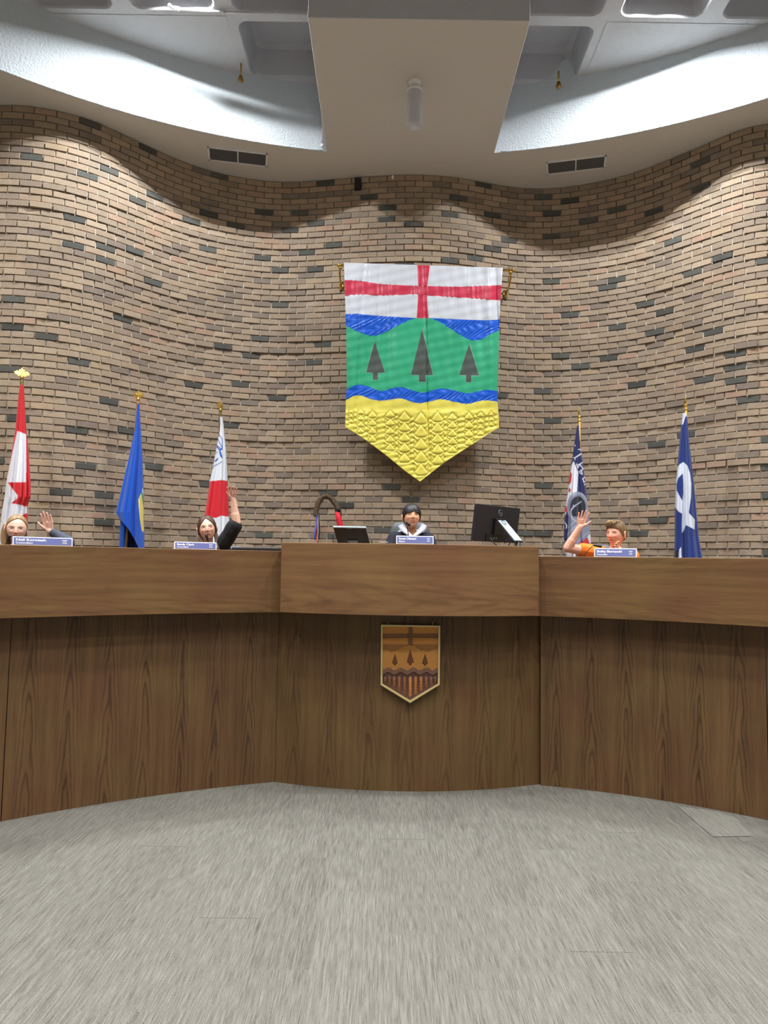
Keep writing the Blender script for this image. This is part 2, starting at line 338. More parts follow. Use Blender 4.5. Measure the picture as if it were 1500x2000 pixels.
size=(1/dist**2)*np.abs((nrmv*(-bw[:,:2])).sum(1)/dist)
vis=(px[:,0]>8)&(px[:,0]<1492)&(px[:,1]>150)&(px[:,1]<1062)
order=np.argsort(-size*vis)[:300]; single=set(order.tolist())
D=.085; H=COURSE-.0106
def brick_geo(b,x):
    R=Matrix.Rotation(x[3],3,'Z'); c=Vector((x[0],x[1],x[2]))+R@Vector((0,D/2,0))
    e=.0022; L=x[4]/2; h=H/2; vs=[]
    for (yy,ii) in ((-D/2,e),(-D/2+e,0),(D/2,0)):
        for sx,sz in((-1,-1),(1,-1),(1,1),(-1,1)): vs.append(c+R@Vector((sx*(L-ii),yy,sz*(h-ii))))
    fs=[(0,1,2,3)]+[(a+i,a+(i+1)%4,a+4+(i+1)%4,a+4+i)[::-1] for a in(0,4) for i in range(4)]+[(8,11,10,9)]
    b.add(vs,fs)
bj=B(); cols=[]
for i,x in enumerate(bricks):
    if i in single: continue
    brick_geo(bj,x); cols+= [tone[i]]*12
o=bj.build('brickwork',M['brickj'],wall,recalc=False); setcol(o,np.array(cols)); tag(o,kind='stuff')
proto=B(); brick_geo(proto,[0,0,0,0,BP-JO-.0015]); 
pm=proto.build('brick',M['brick'],None,recalc=False); first=True
for i in order:
    x=bricks[i]
    if first: ob=pm; first=False
    else: ob=pm.copy(); C.objects.link(ob)
    ob.parent=wall; ob.location=(x[0],x[1]-8,x[2]-PL); ob.rotation_euler=(0,0,x[3]); ob.color=(*tone[i],1)
# ---------------------------------------------------------------- soffit, white curved face, beam
b=B(); A=[(ex0+ER*math.cos(t),ey0+ER*math.sin(t)) for t in np.linspace(math.radians(-4),math.radians(184),240)]
outer=[]
for x,y in A:
    dx,dy=x-ex0,y-ey0; L=math.hypot(dx,dy); dx/=L;dy/=L
    # march outwards to the wall
    best=6.9; 
    q=wc-np.array([ex0,ey0]); al=q@np.array([dx,dy]); pr=q@np.array([-dy,dx]); sg=np.where(np.diff(np.sign(pr))!=0)[0]
    sg=[i for i in sg if al[i]>0]
    if sg: best=al[sg[0]]
    outer.append((ex0+dx*(best+.12),ey0+dy*(best+.12)) if sg else (ex0+dx*ER*1.35,ey0+dy*ER*1.35))
for i,(p,q) in enumerate(zip(A,outer)): b.v+=[(p[0],p[1],ZS),(q[0],q[1],ZS)]
b.f=[(2*i,2*i+1,2*i+3,2*i+2) for i in range(len(A)-1)]; b.m=[0]*len(b.f)
o=b.build('ceiling',M['soffit'],None,True); tag(o,kind='structure')
def arcy(x): return ey0+math.sqrt(max(ER**2-(x-ex0)**2,0))
b=B()
def strip(pts,z0,z1,mi):
    n=len(b.v)
    for x,y in pts: b.v+=[(x,y,z0),(x,y,z1)]
    b.f+=[(n+2*i,n+2*i+2,n+2*i+3,n+2*i+1) for i in range(len(pts)-1)]; b.m+=[mi]*(len(pts)-1)
strip([p for p in A if p[0]<BX0]+[(BX0,arcy(BX0))][:0],ZS,ZU+.45,0)
Ls=sorted([p for p in A if p[0]<BX0]); Rs=sorted([p for p in A if p[0]>BX1])
b=B(); 
left=[p for p in A if p[0]<BX0][::-1]; right=[p for p in A if p[0]>BX1][::-1]
strip(left+([(BX0,arcy(BX0))]),ZS,ZU+.45,0) if abs(left[-1][0]-BX0)<abs(left[0][0]-BX0) else strip([(BX0,arcy(BX0))]+left,ZS,ZU+.45,0)
strip(right+[(BX1,arcy(BX1))],ZS,ZU+.45,0) if abs(right[-1][0]-BX1)<abs(right[0][0]-BX1) else strip([(BX1,arcy(BX1))]+right,ZS,ZU+.45,0)
o=b.build('trim_1',M['stucco'],None,True,recalc=False); tag(o,kind='structure')
# small plaster lip along the bottom of the curved face
b=B()
for seg in (left,right):
    b.tube([(p[0],p[1],ZS+.004) for p in seg],.009,6)
tag(b.build('trim_2',M['stucco'],None,True),kind='structure')
# beam: underside flush with the soffit, sides and front end
b=B(); y1=arcy(BX0)+.12
b.box(((BX0+BX1)/2,(BY+y1)/2,(ZS+ZU)/2+.25-.0005),(BX1-BX0,y1-BY,ZU-ZS+.501))
o=b.build('beam',M['soffit'],None,False,bevel=.006); tag(o,'wide flush plaster ceiling beam running down the middle over the banner','beam'); o.data.materials.append(M['ceil'])
for p in o.data.polygons:
    if abs(p.normal.z)<.5: p.material_index=1
# ---------------------------------------------------------------- upper coffered ceiling
up=thing('ceiling',None,None,(0,0,ZU)); tag(up,kind='structure')
CWX=.935; CWY=.895; OW=.375; RR=.09
def rrect(h,r,n=5):
    P=[]
    for cx,cy,a0 in((h-r,h-r,0),(-h+r,h-r,90),(-h+r,-h+r,180),(h-r,-h+r,270)):
        for i in range(n): a=math.radians(a0+90*i/(n-1)); P.append((cx+r*math.cos(a),cy+r*math.sin(a)))
    return P
b=B(); p0=rrect(OW,RR); N=len(p0)
sq=[]
for x,y in p0:
    m=max(abs(x),abs(y)); sq.append((x/m*CWX/2,y/m*CWY/2))
rings=[(sq,0),(rrect(OW+.012,RR+.01),0),(rrect(OW,RR),.015),(rrect(OW-.05,RR),.26),(rrect(OW-.09,RR),.30)]
for P,z in rings: b.v+=[(x,y,z) for x,y in P]
for k in range(4):
    b.f+=[(k*N+i,k*N+(i+1)%N,(k+1)*N+(i+1)%N,(k+1)*N+i) for i in range(N)]; b.m+=[0 if k<1 else 1]*N
b.f.append(tuple(4*N+i for i in range(N))); b.m.append(1)
cell=b.build('coffer',[M['ceil'],M['coffer']],None); fst=True
cells=set()
def coffer_at(x,y):
    global fst
    ob=cell if fst else cell.copy()
    if not fst: C.objects.link(ob)
    fst=False; ob.parent=up; ob.location=(x,y,0); cells.add((round(x,2),round(y,2)))
for y in ROWY[:12]:
    for x in LX+RX: coffer_at(x,y)
for x in(LX[0],RX[0]): coffer_at(x,ROWY[0]+.895)
b=B()
def rect(x0,x1,y0,y1,z=0,mi=0):
    n=len(b.v); b.v+=[(x0,y0,ZU+z),(x1,y0,ZU+z),(x1,y1,ZU+z),(x0,y1,ZU+z)]; b.f.append((n,n+3,n+2,n+1)); b.m.append(mi)
ya=ROWY[0]+CWY/2; yb=ya+CWY; ylo=ROWY[11]-CWY/2; xa,xb=LX[0]+CWX/2,RX[0]-CWX/2; xl,xr=LX[-1]-CWX/2,RX[-1]+CWX/2; xl1,xr1=LX[0]-CWX/2,RX[0]+CWX/2
rect(xa,xb,-5.2,8.7); rect(-6.9,xl,-5.2,ya); rect(xr,6.9,-5.2,ya); rect(xl,xa,-5.2,ylo); rect(xb,xr,-5.2,ylo)
rect(-6.9,xl1,ya,8.7,-.004); rect(xl1,xa,yb,8.7); rect(xr1,6.9,ya,8.7,-.004); rect(xb,xr1,yb,8.7)
b.build('slab',M['ceil'],up,recalc=False)
# roof above the coffers keeps the void dark
# ---------------------------------------------------------------- floor, platform, rest of the room
m,nt,p=newmat('carpet'); g=nd(nt,'ShaderNodeNewGeometry'); sp=nd(nt,'ShaderNodeSeparateXYZ'); nt.links.new(g.outputs['Position'],sp.inputs[0]); L=nt.links
TX=.25; TY=1.0
ix=mathn(nt,'FLOOR',mathn(nt,'DIVIDE',sp.outputs[0],TX)); yy=mathn(nt,'ADD',sp.outputs[1],mathn(nt,'MULTIPLY',ix,.37)); iy=mathn(nt,'FLOOR',mathn(nt,'DIVIDE',yy,TY))
def nz(xs,ys,det,seedmul=5.3):
    c=nd(nt,'ShaderNodeCombineXYZ'); L.new(mathn(nt,'MULTIPLY',sp.outputs[0],xs),c.inputs[0]); L.new(mathn(nt,'MULTIPLY',sp.outputs[1],ys),c.inputs[1]); L.new(mathn(nt,'ADD',mathn(nt,'MULTIPLY',iy,seedmul),mathn(nt,'MULTIPLY',ix,2.1)),c.inputs[2])
    n=nd(nt,'ShaderNodeTexNoise',i_Scale=1.0,i_Detail=det,i_Roughness=.6); L.new(c.outputs[0],n.inputs['Vector']); return n.outputs['Fac']
a1=nz(290,8,3.0); a2=nz(70,4,2.0); a3=nz(520,240,2.0,0)
wn=nd(nt,'ShaderNodeTexWhiteNoise',noise_dimensions='2D'); cc=nd(nt,'ShaderNodeCombineXYZ'); L.new(ix,cc.inputs[0]); L.new(iy,cc.inputs[1]); L.new(cc.outputs[0],wn.inputs['Vector'])
f=mathn(nt,'ADD',mathn(nt,'MULTIPLY',mathn(nt,'SUBTRACT',a1,.5),1.7),mathn(nt,'MULTIPLY',mathn(nt,'SUBTRACT',a2,.5),.32)); f=mathn(nt,'ADD',f,mathn(nt,'MULTIPLY',mathn(nt,'SUBTRACT',a3,.5),1.1)); f=mathn(nt,'ADD',f,mathn(nt,'MULTIPLY',mathn(nt,'SUBTRACT',wn.outputs['Value'],.5),.10)); f=mathn(nt,'ADD',f,.5)
seam=mathn(nt,'LESS_THAN',mathn(nt,'FRACT',mathn(nt,'DIVIDE',yy,TY)),.005); ws=mathn(nt,'GREATER_THAN',wn.outputs['Value'],.72)
f=mathn(nt,'SUBTRACT',f,mathn(nt,'MULTIPLY',mathn(nt,'MULTIPLY',seam,ws),.35))
mx=nd(nt,'ShaderNodeMix',data_type='RGBA'); mx.inputs['A'].default_value=(*srgb((62,60,56)),1); mx.inputs['B'].default_value=(*srgb((116,115,109)),1); L.new(f,mx.inputs['Factor']); L.new(mx.outputs['Result'],p.inputs['Base Color'])
p.inputs['Roughness'].default_value=.95; p.inputs['Specular IOR Level'].default_value=.1
bp=nd(nt,'ShaderNodeBump',i_Strength=.5,i_Distance=.004); L.new(f,bp.inputs['Height']); L.new(bp.outputs['Normal'],p.inputs['Normal']); M['carpet']=m
b=B(); b.box((0,1.7,-.05),(13.2,13.8,.1)); tag(b.build('floor',M['carpet']),kind='structure')
for nm,c,s in(('wall_left',(-6.35,-.4,3.4),(.3,9.4,7.0)),('wall_right',(6.35,-.4,3.4),(.3,9.4,7.0)),('wall_front',(0,-5.1,3.4),(13,.3,7.0))):
    tag(B().box(c,s).build(nm,M['plaster']),kind='structure')
# ---------------------------------------------------------------- the dais
def arcpts(pts,x0,x1,n,off=0):
    """circle through floor points, evaluated between two X values (far side), shifted radially by off towards the room"""
    cx,cy,r=circfit([(p.x,p.y) for p in pts]); return cx,cy,r
def sheet(name,curve,z0,z1,th,mat,parent,u0=0,cap=True,out=None,bevel=0):
    """thick curved board: curve = list of (x,y) front line, z0..z1 (may be functions of t), thickness th to the back"""
    c=np.array(curve); n=len(c); d=np.gradient(c,axis=0); d/=np.linalg.norm(d,axis=1)[:,None]; nb=np.c_[-d[:,1],d[:,0]]   # back normal for left-to-right curve
    if nb[n//2][1]<0: nb=-nb
    L=np.r_[0,np.cumsum(np.linalg.norm(np.diff(c,axis=0),axis=1))]+u0
    b=B(); b.uv=[]
    for i in range(n):
        p=c[i]; q=p+nb[i]*th
        b.v+=[(p[0],p[1],z0),(p[0],p[1],z1),(q[0],q[1],z1),(q[0],q[1],z0)]
        b.uv+=[(L[i],z0),(L[i],z1),(L[i],z1+th),(L[i],z0-th)]
    for i in range(n-1):
        a=i*4
        for k in range(4): b.f.append((a+k,a+4+k,a+4+(k+1)%4,a+(k+1)%4)); b.m.append(0)
    b.f+=[(0,1,2,3),((n-1)*4+3,(n-1)*4+2,(n-1)*4+1,(n-1)*4)]; b.m+=[0,0]
    o=b.build(name,mat,parent,bevel=bevel)
    return o
def circ_curve(cx,cy,r,x0,x1,n,sign=1):
    return [(x,cy+sign*math.sqrt(max(r*r-(x-cx)**2,1e-4))) for x in np.linspace(x0,x1,n)]
Lp=[(0,1604),(134,1582),(280,1557),(392,1542),(537,1527)]; Rp=[(1055,1534),(1169,1545),(1301,1565),(1393,1582),(1500,1601)]; Cp=[(537,1527),(595,1534),(688,1543),(800,1546),(893,1544),(968,1540),(1054,1532)]
lc=circfit([(p.x,p.y) for p in [atz(*q,0) for q in Lp]]); rc=circfit([(p.x,p.y) for p in [atz(*q,0) for q in Rp]]); cc_=circfit([(p.x,p.y) for p in [atz(*q,0) for q in Cp]])
XL,XR=-.716,1.10
DT,DB=1.572,1.157; CT,CB=1.627,1.165
def offs(c,r): return (c[0],c[1],c[2]-r)
# left wing
dl=thing('dais_wing','left wing of the curved oak council dais with dark vertical grain','dais',(-1.6,4.7,0))
sheet('base_panel',circ_curve(*lc,-2.150,XL-.002,40),0,DB+.05,.03,M['wood'],dl,0)
sheet('base_panel',circ_curve(*lc,-3.1,-2.154,30),0,DB+.05,.03,M['wood'],dl,-1.35)
sheet('fascia_panel',circ_curve(*offs(lc,.13),-3.0,XL+.10,50),DB,DT,.035,M['woodh'],dl,0,bevel=.003)
sheet('top_ledge',circ_curve(*offs(lc,.10),-2.97,XL+.05,40),DT-.04,DT-.001,.24,M['woodh'],dl,0)
sheet('desktop',circ_curve(*offs(lc,-.06),-2.9,XL,40),DT-.27,DT-.24,.62,M['woodh'],dl,0)
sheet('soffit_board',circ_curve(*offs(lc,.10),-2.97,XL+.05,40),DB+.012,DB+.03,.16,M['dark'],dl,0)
# right wing
dr=thing('dais_wing','right wing of the curved oak council dais with tall arched grain','dais',(1.9,4.7,0))
sheet('base_panel',circ_curve(*rc,XR+.002,2.333,40),0,DB+.05,.03,M['wood'],dr,10.13)
sheet('base_panel',circ_curve(*rc,2.337,3.1,30),0,DB+.05,.03,M['wood'],dr,12)
sheet('fascia_panel',circ_curve(*offs(rc,.13),XR-.10,3.0,50),DB,DT-.008,.035,M['woodh'],dr,7.3,bevel=.003)
sheet('top_ledge',circ_curve(*offs(rc,.10),XR-.05,2.97,40),DT-.045,DT-.009,.24,M['woodh'],dr,3)
sheet('desktop',circ_curve(*offs(rc,-.06),XR,2.9,40),DT-.27,DT-.24,.62,M['woodh'],dr,0)
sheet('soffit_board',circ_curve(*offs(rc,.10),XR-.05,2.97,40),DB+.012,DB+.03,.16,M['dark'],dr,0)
# centre
dc=thing('dais_centre','raised centre section of the oak dais with a bowed lighter front','dais',(.19,4.9,0))
ccv=(cc_[0],cc_[1],cc_[2])
sheet('base_panel',circ_curve(*ccv,XL,XR,60,-1),0,CB+.05,.03,M['woodc'],dc,0)
FX0,FX1=-.68,1.044
def cfas(off,x0,x1,n=60): return [(x,y-off) for x,y in circ_curve(cc_[0],cc_[1],cc_[2]+.0,x0,x1,n,-1)]
sheet('fascia_panel',cfas(.215,FX0,FX1),CB,CT,.04,M['woodhc'],dc,0,bevel=.003)
sheet('top_ledge',cfas(.18,FX0+.001,FX1-.001),CT-.04,CT-.001,.28,M['woodhc'],dc,0)
sheet('desktop',cfas(-.05,FX0,FX1),CT-.26,CT-.23,.62,M['woodhc'],dc,0)
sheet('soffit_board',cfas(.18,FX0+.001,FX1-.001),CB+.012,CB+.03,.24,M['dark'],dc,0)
for x0,x1 in((FX0,FX0+.03),(FX1-.03,FX1)):
    xm=(x0+x1)/2; yf=cc_[1]-math.sqrt(cc_[2]**2-(xm-cc_[0])**2)
    b=B(); b.box((xm,yf+.02,(CB+CT)/2),(.03,.40,CT-CB-.004)); b.uv=[(v[1],v[2]) for v in b.v]; b.build('side_panel',M['woodhc'],dc)
for xx in(XL,XR): B().box((xx,5.055,(CB+.04)/2),(.07,.06,CB+.03)).build('corner_post',M['woodc'],dc)
# platform the seats and flags stand on
b=B(); cur=circ_curve(*offs(lc,-.1),-3.0,XL,20)+circ_curve(*offs(rc,-.1),XR,3.0,20)
far=[(x,wall_y(x)+.05) for x in np.linspace(4.2,-4.2,60)]
poly=[(-4.2,3.2)]+cur+[(4.2,3.2)]+far
b.v=[(x,y,0) for x,y in poly]+[(x,y,PL) for x,y in poly]; n=len(poly)
b.f=[tuple(range(n,2*n))]+[(i,(i+1)%n,n+(i+1)%n,n+i) for i in range(n)]; b.m=[0]*len(b.f)
tag(b.build('floor_platform',M['carpet']),kind='structure')
def wallY_at(px_,py_):
    Y=7.5
    for _ in range(12): Y=wall_y(at(px_,py_,Y).x)
    return Y
SM=lambda a,b,x: np.clip((x-a)/(b-a),0,1)**2*(3-2*np.clip((x-a)/(b-a),0,1))
def lerpc(a,b,t): return a*(1-t[...,None])+b*t[...,None]
def inpoly(x,y,poly,w=1.0):
    """soft 0..1 coverage of a polygon (signed distance, width w)"""
    P=np.array(poly,float); n=len(P); d=np.full(x.shape,1e9); ins=np.zeros(x.shape,bool)
    for i in range(n):
        a=P[i]; b_=P[(i+1)%n]; e=b_-a; t=np.clip(((x-a[0])*e[0]+(y-a[1])*e[1])/max(e@e,1e-9),0,1)
        d=np.minimum(d,np.hypot(x-a[0]-e[0]*t,y-a[1]-e[1]*t))
        if a[1]!=b_[1]:
            c=((a[1]>y)!=(b_[1]>y))&(x<(b_[0]-a[0])*(y-a[1])/(b_[1]-a[1])+a[0]); ins^=c
    return np.clip(np.where(ins,d,-d)/w+.5,0,1)
def strk(x,y,pts,hw,w=1.0):
    P=np.array(pts,float); d=np.full(x.shape,1e9)
    for i in range(len(P)-1):
        a=P[i]; e=P[i+1]-a; t=np.clip(((x-a[0])*e[0]+(y-a[1])*e[1])/max(e@e,1e-9),0,1); d=np.minimum(d,np.hypot(x-a[0]-e[0]*t,y-a[1]-e[1]*t))
    return np.clip((hw-d)/w+.5,0,1)
def V(c): return np.array(srgb(c))
def gridobj(name,X,Y,Z,cols,mat,parent,smooth=True,thick=0,skip=None):
    ny,nx=X.shape; off=wloc(parent) if parent else Vector((0,0,0))
    co_=np.stack([X-off.x,Y-off.y,Z-off.z],-1).reshape(-1,3)
    idx=np.arange(nx*ny).reshape(ny,nx); q=np.stack([idx[:-1,:-1],idx[1:,:-1],idx[1:,1:],idx[:-1,1:]],-1).reshape(-1,4)
    me=bpy.data.meshes.new(name); me.from_pydata(co_.tolist(),[],q.tolist()); me.materials.append(mat)
    if smooth: me.polygons.foreach_set('use_smooth',[True]*len(q))
    o=bpy.data.objects.new(name,me); C.objects.link(o)
    if parent: o.parent=parent
    if cols is not None: setcol(o,cols.reshape(-1,3))
    if thick: md=o.modifiers.new('s','SOLIDIFY'); md.thickness=thick; md.offset=1
    return o
def plane_from_px(PX,PY,Yd):
    """arrays: photo pixels at world depth Yd"""
    dx=CF.x*F+CR.x*(PX-750)-CU.x*(PY-1000); dy=CF.y*F+CR.y*(PX-750)-CU.y*(PY-1000); dz=CF.z*F+CR.z*(PX-750)-CU.z*(PY-1000)
    t=Yd/dy; return dx*t,Yd+0*dx,CAMZ+dz*t
# ---------------------------------------------------------------- the big banner
BYD=min(wallY_at(760,600),wallY_at(825,600),wallY_at(880,600))-.16; print('banner Y',BYD)
ban=thing('banner','huge satin banner with red cross, green hill, three dark firs and quilted yellow wheat','banner',at(826,520,BYD))
nx,ny=330,440
U,Vv=np.meshgrid(np.linspace(0,1,nx),np.linspace(0,1,ny))
ip=lambda y,pts: np.interp(y,[p[0] for p in pts],[p[1] for p in pts])
xs=125+U*1225; botp=[(135,1360),(250,1428),(440,1568),(600,1700),(712,1780),(900,1632),(1100,1502),(1322,1360)]
for _ in range(4):
    yt=92+(xs-125)*40/1225; yb=np.interp(xs,[p[0] for p in botp],[p[1] for p in botp]); ys=yt+(yb-yt)*Vv
    xl=ip(ys,[(92,125),(230,131),(500,138),(580,143),(1050,147),(1150,140),(1360,135)]); xr=ip(ys,[(132,1350),(380,1332),(530,1325),(900,1312),(1160,1308),(1250,1315),(1360,1322)])
    xs=xl+(xr-xl)*U
x,y=xs,ys
I=lambda pts: np.interp(x,[p[0] for p in pts],[p[1] for p in pts])
def smoothI(pts):
    from numpy import interp
    c=catmull([(a,b) for a,b in pts],10); o_=np.argsort(c[:,0]); return np.interp(x,c[o_,0],c[o_,1])
r1=smoothI([(130,225),(250,232),(400,255),(560,265),(690,270),(790,272),(1000,277),(1200,270),(1340,265)])
r2=smoothI([(130,348),(250,337),(400,345),(560,340),(690,335),(780,345),(1000,360),(1180,372),(1330,385)])
b1=smoothI([(138,488),(220,485),(300,493),(480,507),(685,518),(780,518),(1000,528),(1200,535),(1325,530)])
g1=smoothI([(143,580),(240,625),(340,656),(430,635),(540,578),(650,528),(720,517),(790,520),(880,560),(1000,635),(1090,685),(1180,685),(1260,640),(1325,612)])
g2=smoothI([(145,1070),(220,1034),(300,1042),(410,1081),(500,1058),(580,1053),(660,1078),(730,1094),(800,1078),(870,1061),(960,1073),(1080,1098),(1180,1078),(1250,1072),(1310,1082)])
y1_=smoothI([(143,1150),(200,1120),(260,1117),(330,1142),(400,1155),(480,1148),(560,1138),(620,1155),(700,1175),(780,1163),(870,1145),(980,1165),(1080,1180),(1180,1156),(1250,1155),(1312,1165)])
w_=3.5
def above(line): return np.clip((y-line)/w_+.5,0,1)
white=V((216,219,226)); red=V((208,48,78)); blue=V((0,92,214)); green=V((50,176,128)); yel=V((236,222,92)); firc=V((80,88,84))
col=np.broadcast_to(white,x.shape+(3,)).copy()
def put(c,m):
    global col
    col=lerpc(col,np.broadcast_to(c,col.shape),m)
redx=np.interp(y,[95,300,420,520],[690,699,693,686]); redx2=np.interp(y,[95,300,420,520],[790,765,770,779])
put(red,above(r1)*(1-above(r2)))
put(blue,above(b1)); put(green,above(g1)); put(blue,above(g2)); put(yel,above(y1_))
put(red,np.clip((x-redx)/w_+.5,0,1)*np.clip((redx2-x)/w_+.5,0,1)*(1-above(b1+2)))
for P in ([(362,698),(443,942),(390,941),(390,995),(347,995),(347,940),(295,938)],[(728,605),(812,960),(753,959),(753,1011),(702,1011),(702,958),(640,958)],[(1090,715),(1167,962),(1108,961),(1108,1014),(1065,1013),(1065,960),(1013,958)]):
    put(V((150,205,180)),inpoly(x,y,[(a+(4 if a>np.mean([q[0] for q in P]) else -4),b+(4 if b>800 else -8)) for a,b in P],3)*.5)
    put(firc,inpoly(x,y,P,3))
# relief: hanging folds + quilting
rs=np.random.RandomState(3)
fold=np.zeros_like(x)
for k in range(26):
    cx=rs.uniform(130,1330); wdt=rs.uniform(10,40); am=rs.normal()*.010; sl=rs.uniform(-.06,.06); ph=rs.uniform(0,6)
    c_=cx+sl*(y-100)+6*np.sin(y/170+ph); fold+=am*np.exp(-((x-c_)/wdt)**2)*(.3+.7*SM(90,500,y))
for k in range(46):
    cx=rs.uniform(130,1330); c_=cx+rs.uniform(-.02,.02)*(y-100); fold+=rs.normal()*.0026*np.exp(-((x-c_)/5)**2)*np.exp(-((y-rs.choice([180,310,430]))/70)**2)
fold+=.014*np.sin(x/95+y/600)*SM(500,900,y)*(1-.6*SM(1150,1400,y))+.02*np.sin((x-130)/1200*PI)*SM(90,900,y)
# puckers of the satin bands
band=above(r1)*(1-above(r2)); fold+=.004*np.sin(x/9+3*np.sin(x/37))*band
for a_,b__ in((b1,g1),(g2,y1_)):
    bm_=above(a_)*(1-above(b__)); fold+=.0020*np.sin((x+.8*y)/9+3.5*np.sin(y/17+x/60)+4*np.sin(x/83))*bm_
colsQ=[(180,1215,1330,22,3),(255,1215,1410,32,4),(345,1228,1480,37,4),(482,1225,1545,42,5),(592,1235,1635,50,5),(720,1240,1735,58,5),(847,1238,1650,50,5),(962,1245,1562,42,5),(1090,1240,1505,38,4),(1180,1238,1428,32,4),(1262,1238,1355,24,3)]
seam=np.full(x.shape,40.0); inq=np.zeros_like(x)
for cx,ya_,yb_,hw,n_ in colsQ:
    h_=(yb_-ya_)/n_
    for k in range(n_):
        y0=ya_+k*h_; yb2=y0+h_
        segs=[((cx,y0),(cx-hw,y0+h_*.78)),((cx,y0),(cx+hw,y0+h_*.78)),((cx-hw,y0+h_*.78),(cx-hw*.5,yb2)),((cx+hw,y0+h_*.78),(cx+hw*.5,yb2)),((cx-hw*.5,yb2),(cx+hw*.5,yb2)),((cx-hw*.95,y0+h_*.05),(cx-hw*.5,y0+h_*.4)),((cx+hw*.95,y0+h_*.05),(cx+hw*.5,y0+h_*.4)),((cx-hw*.95,y0+h_*.05),(cx-hw,y0+h_*.78)),((cx+hw*.95,y0+h_*.05),(cx+hw,y0+h_*.78))]
        if k==0: segs=segs[:5]
        for (ax,ay),(bx_,by_) in segs:
            ex_,ey_=bx_-ax,by_-ay; t=np.clip(((x-ax)*ex_+(y-ay)*ey_)/(ex_*ex_+ey_*ey_),0,1); seam=np.minimum(seam,np.hypot(x-ax-ex_*t,y-ay-ey_*t))
    inq=np.maximum(inq,((np.abs(x-cx)<hw)&(y>ya_)&(y<yb_))*1.0)
puff=(1-np.exp(-(seam/7.5)**1.3))*SM(1190,1250,y)
fold+=.011*puff*SM(1200,1260,y)
wr=SM(1200,1280,y)*np.exp(-(seam/30)**2)*(1-inq); fold+=.005*np.sin(y/6.5+x/31)*wr
col=lerpc(col,np.broadcast_to(V((188,170,52)),col.shape),np.clip(np.exp(-(seam/2.2)**2)*.55*SM(1190,1230,y),0,1))
fold+=.0022*np.sin(x/23+y/31)*np.sin(y/19-x/40)
Yd=BYD-fold; Xw,Yw,Zw=plane_from_px(640+x/3.947,490+y/3.947,Yd)
o=gridobj('cloth',Xw,Yw,Zw,col,M['satin'],ban,True,.004)
# rod, sleeve and brackets
p0=at(662,518.5,BYD+.022); p1=at(1002,528,BYD+.022)
B().tube([p0,p1],.013,12).build('curtain_rod',M['brass'],ban,True)
for e,(xx,yy,sg) in enumerate(((665,521,1),(997,530,-1))):
    q=at(xx,yy,BYD+.022); yw=wall_y(q.x)
    b=B(); b.tube([q+Vector((0,0,-.02)),q+Vector((-.012*sg,.05,-.05)),q+Vector((-.005*sg,.12,-.12)),Vector((q.x,yw-.01,q.z-.13))],.011,8); b.box((q.x,yw-.012,q.z-.13),(.045,.02,.09)); b.lathe(q+Vector((0,0,-.012)),[(.018,-.015),(.02,0),(.012,.014)],12)
    b.build('bracket',M['brass'],ban,True)
for q in(p0,p1): B().ell(q,(.02,.02,.02),10,8).build('rod_end',M['brass'],ban,True)
# ---------------------------------------------------------------- carved shield on the dais
sh0=at(800,1218,1); t0=None
SY=cc_[1]-math.sqrt(cc_[2]**2-(at(801,1290,4.8).x-cc_[0])**2)-.022
pl=thing('shield_plaque','carved wooden shield plaque in gold frame hung on the centre dais front','plaque',at(801,1290,SY))
SX=lambda x_,y_: at(730+x_/10.526,1200+y_/10.526,SY)   # zoomed plaque coordinates
outl=[(148,208),(1365,228),(1355,1440),(745,1815),(140,1445)]; inn=[(185,245),(1325,262),(1315,1425),(745,1765),(180,1425)]
def face_pts(P,dy): return [tuple(Vector(SX(*p))+Vector((0,dy,0))) for p in P]
b=B(); a=face_pts(outl,-.012); c_=face_pts(outl,.018); i1=face_pts(inn,-.012); i2=face_pts(inn,.006); n=5
b.v=a+c_+i1+i2
for i in range(n):
    j=(i+1)%n; b.f+=[(i,j,n+j,n+i),(i,2*n+i,2*n+j,j),(2*n+i,3*n+i,3*n+j,2*n+j)]
b.m=[0]*len(b.f); b.build('gold_frame',simple('gilt_frame',(206,186,128),.4,.35),pl,bevel=.001)
nx,ny=190,250; U,Vv=np.meshgrid(np.linspace(0,1,nx),np.linspace(0,1,ny))
x=183+U*1140; yb=np.interp(x,[180,745,1318],[1428,1768,1428]); yt=246+(x-183)*.015; y=yt+(yb-yt)*Vv
tan=V((196,134,62)); tan2=V((170,114,52)); brn=V((104,66,42)); dk=V((70,44,34)); dbr=V((122,78,44))
col=np.broadcast_to(tan,x.shape+(3,)).copy(); hgt=np.zeros_like(x); w_=8.0
crossh=(y>388)&(y<475+10*np.abs(x-750)/500)&True; crossv=(np.abs(x-757)<38)&(y<625)
put(V((128,88,54)),crossh*1.0); hgt+=np.where((y<385)&~crossv,.004*(y-250)/135,0)+np.where((y>480)&(y<610)&~crossv,.004*(y-480)/130,0)-.003*crossh
sky=(y>612); hill=smoothI([(185,705),(300,745),(400,760),(480,725),(600,670),(690,640),(760,632),(850,650),(950,715),(1060,762),(1150,755),(1250,720),(1320,690)])
put(V((176,120,58)),(sky&(y<hill))*1.0); st=.5+.5*np.sin(y/28*2*PI); put(V((120,76,40)),(sky&(y<hill))*(st<.3)*1.0); hgt+=(sky&(y<hill))*.0015*st
wave=1115+28*np.sin((x-620)/262*2*PI)+0
hl=(y>=hill)&(y<wave); st=.5+.5*np.sin((x*.75-y)/25*2*PI*.72); put(V((214,150,70)),hl*1.0); put(V((108,68,34)),hl*(st<.28)*1.0); hgt+=hl*(.003+.002*st)
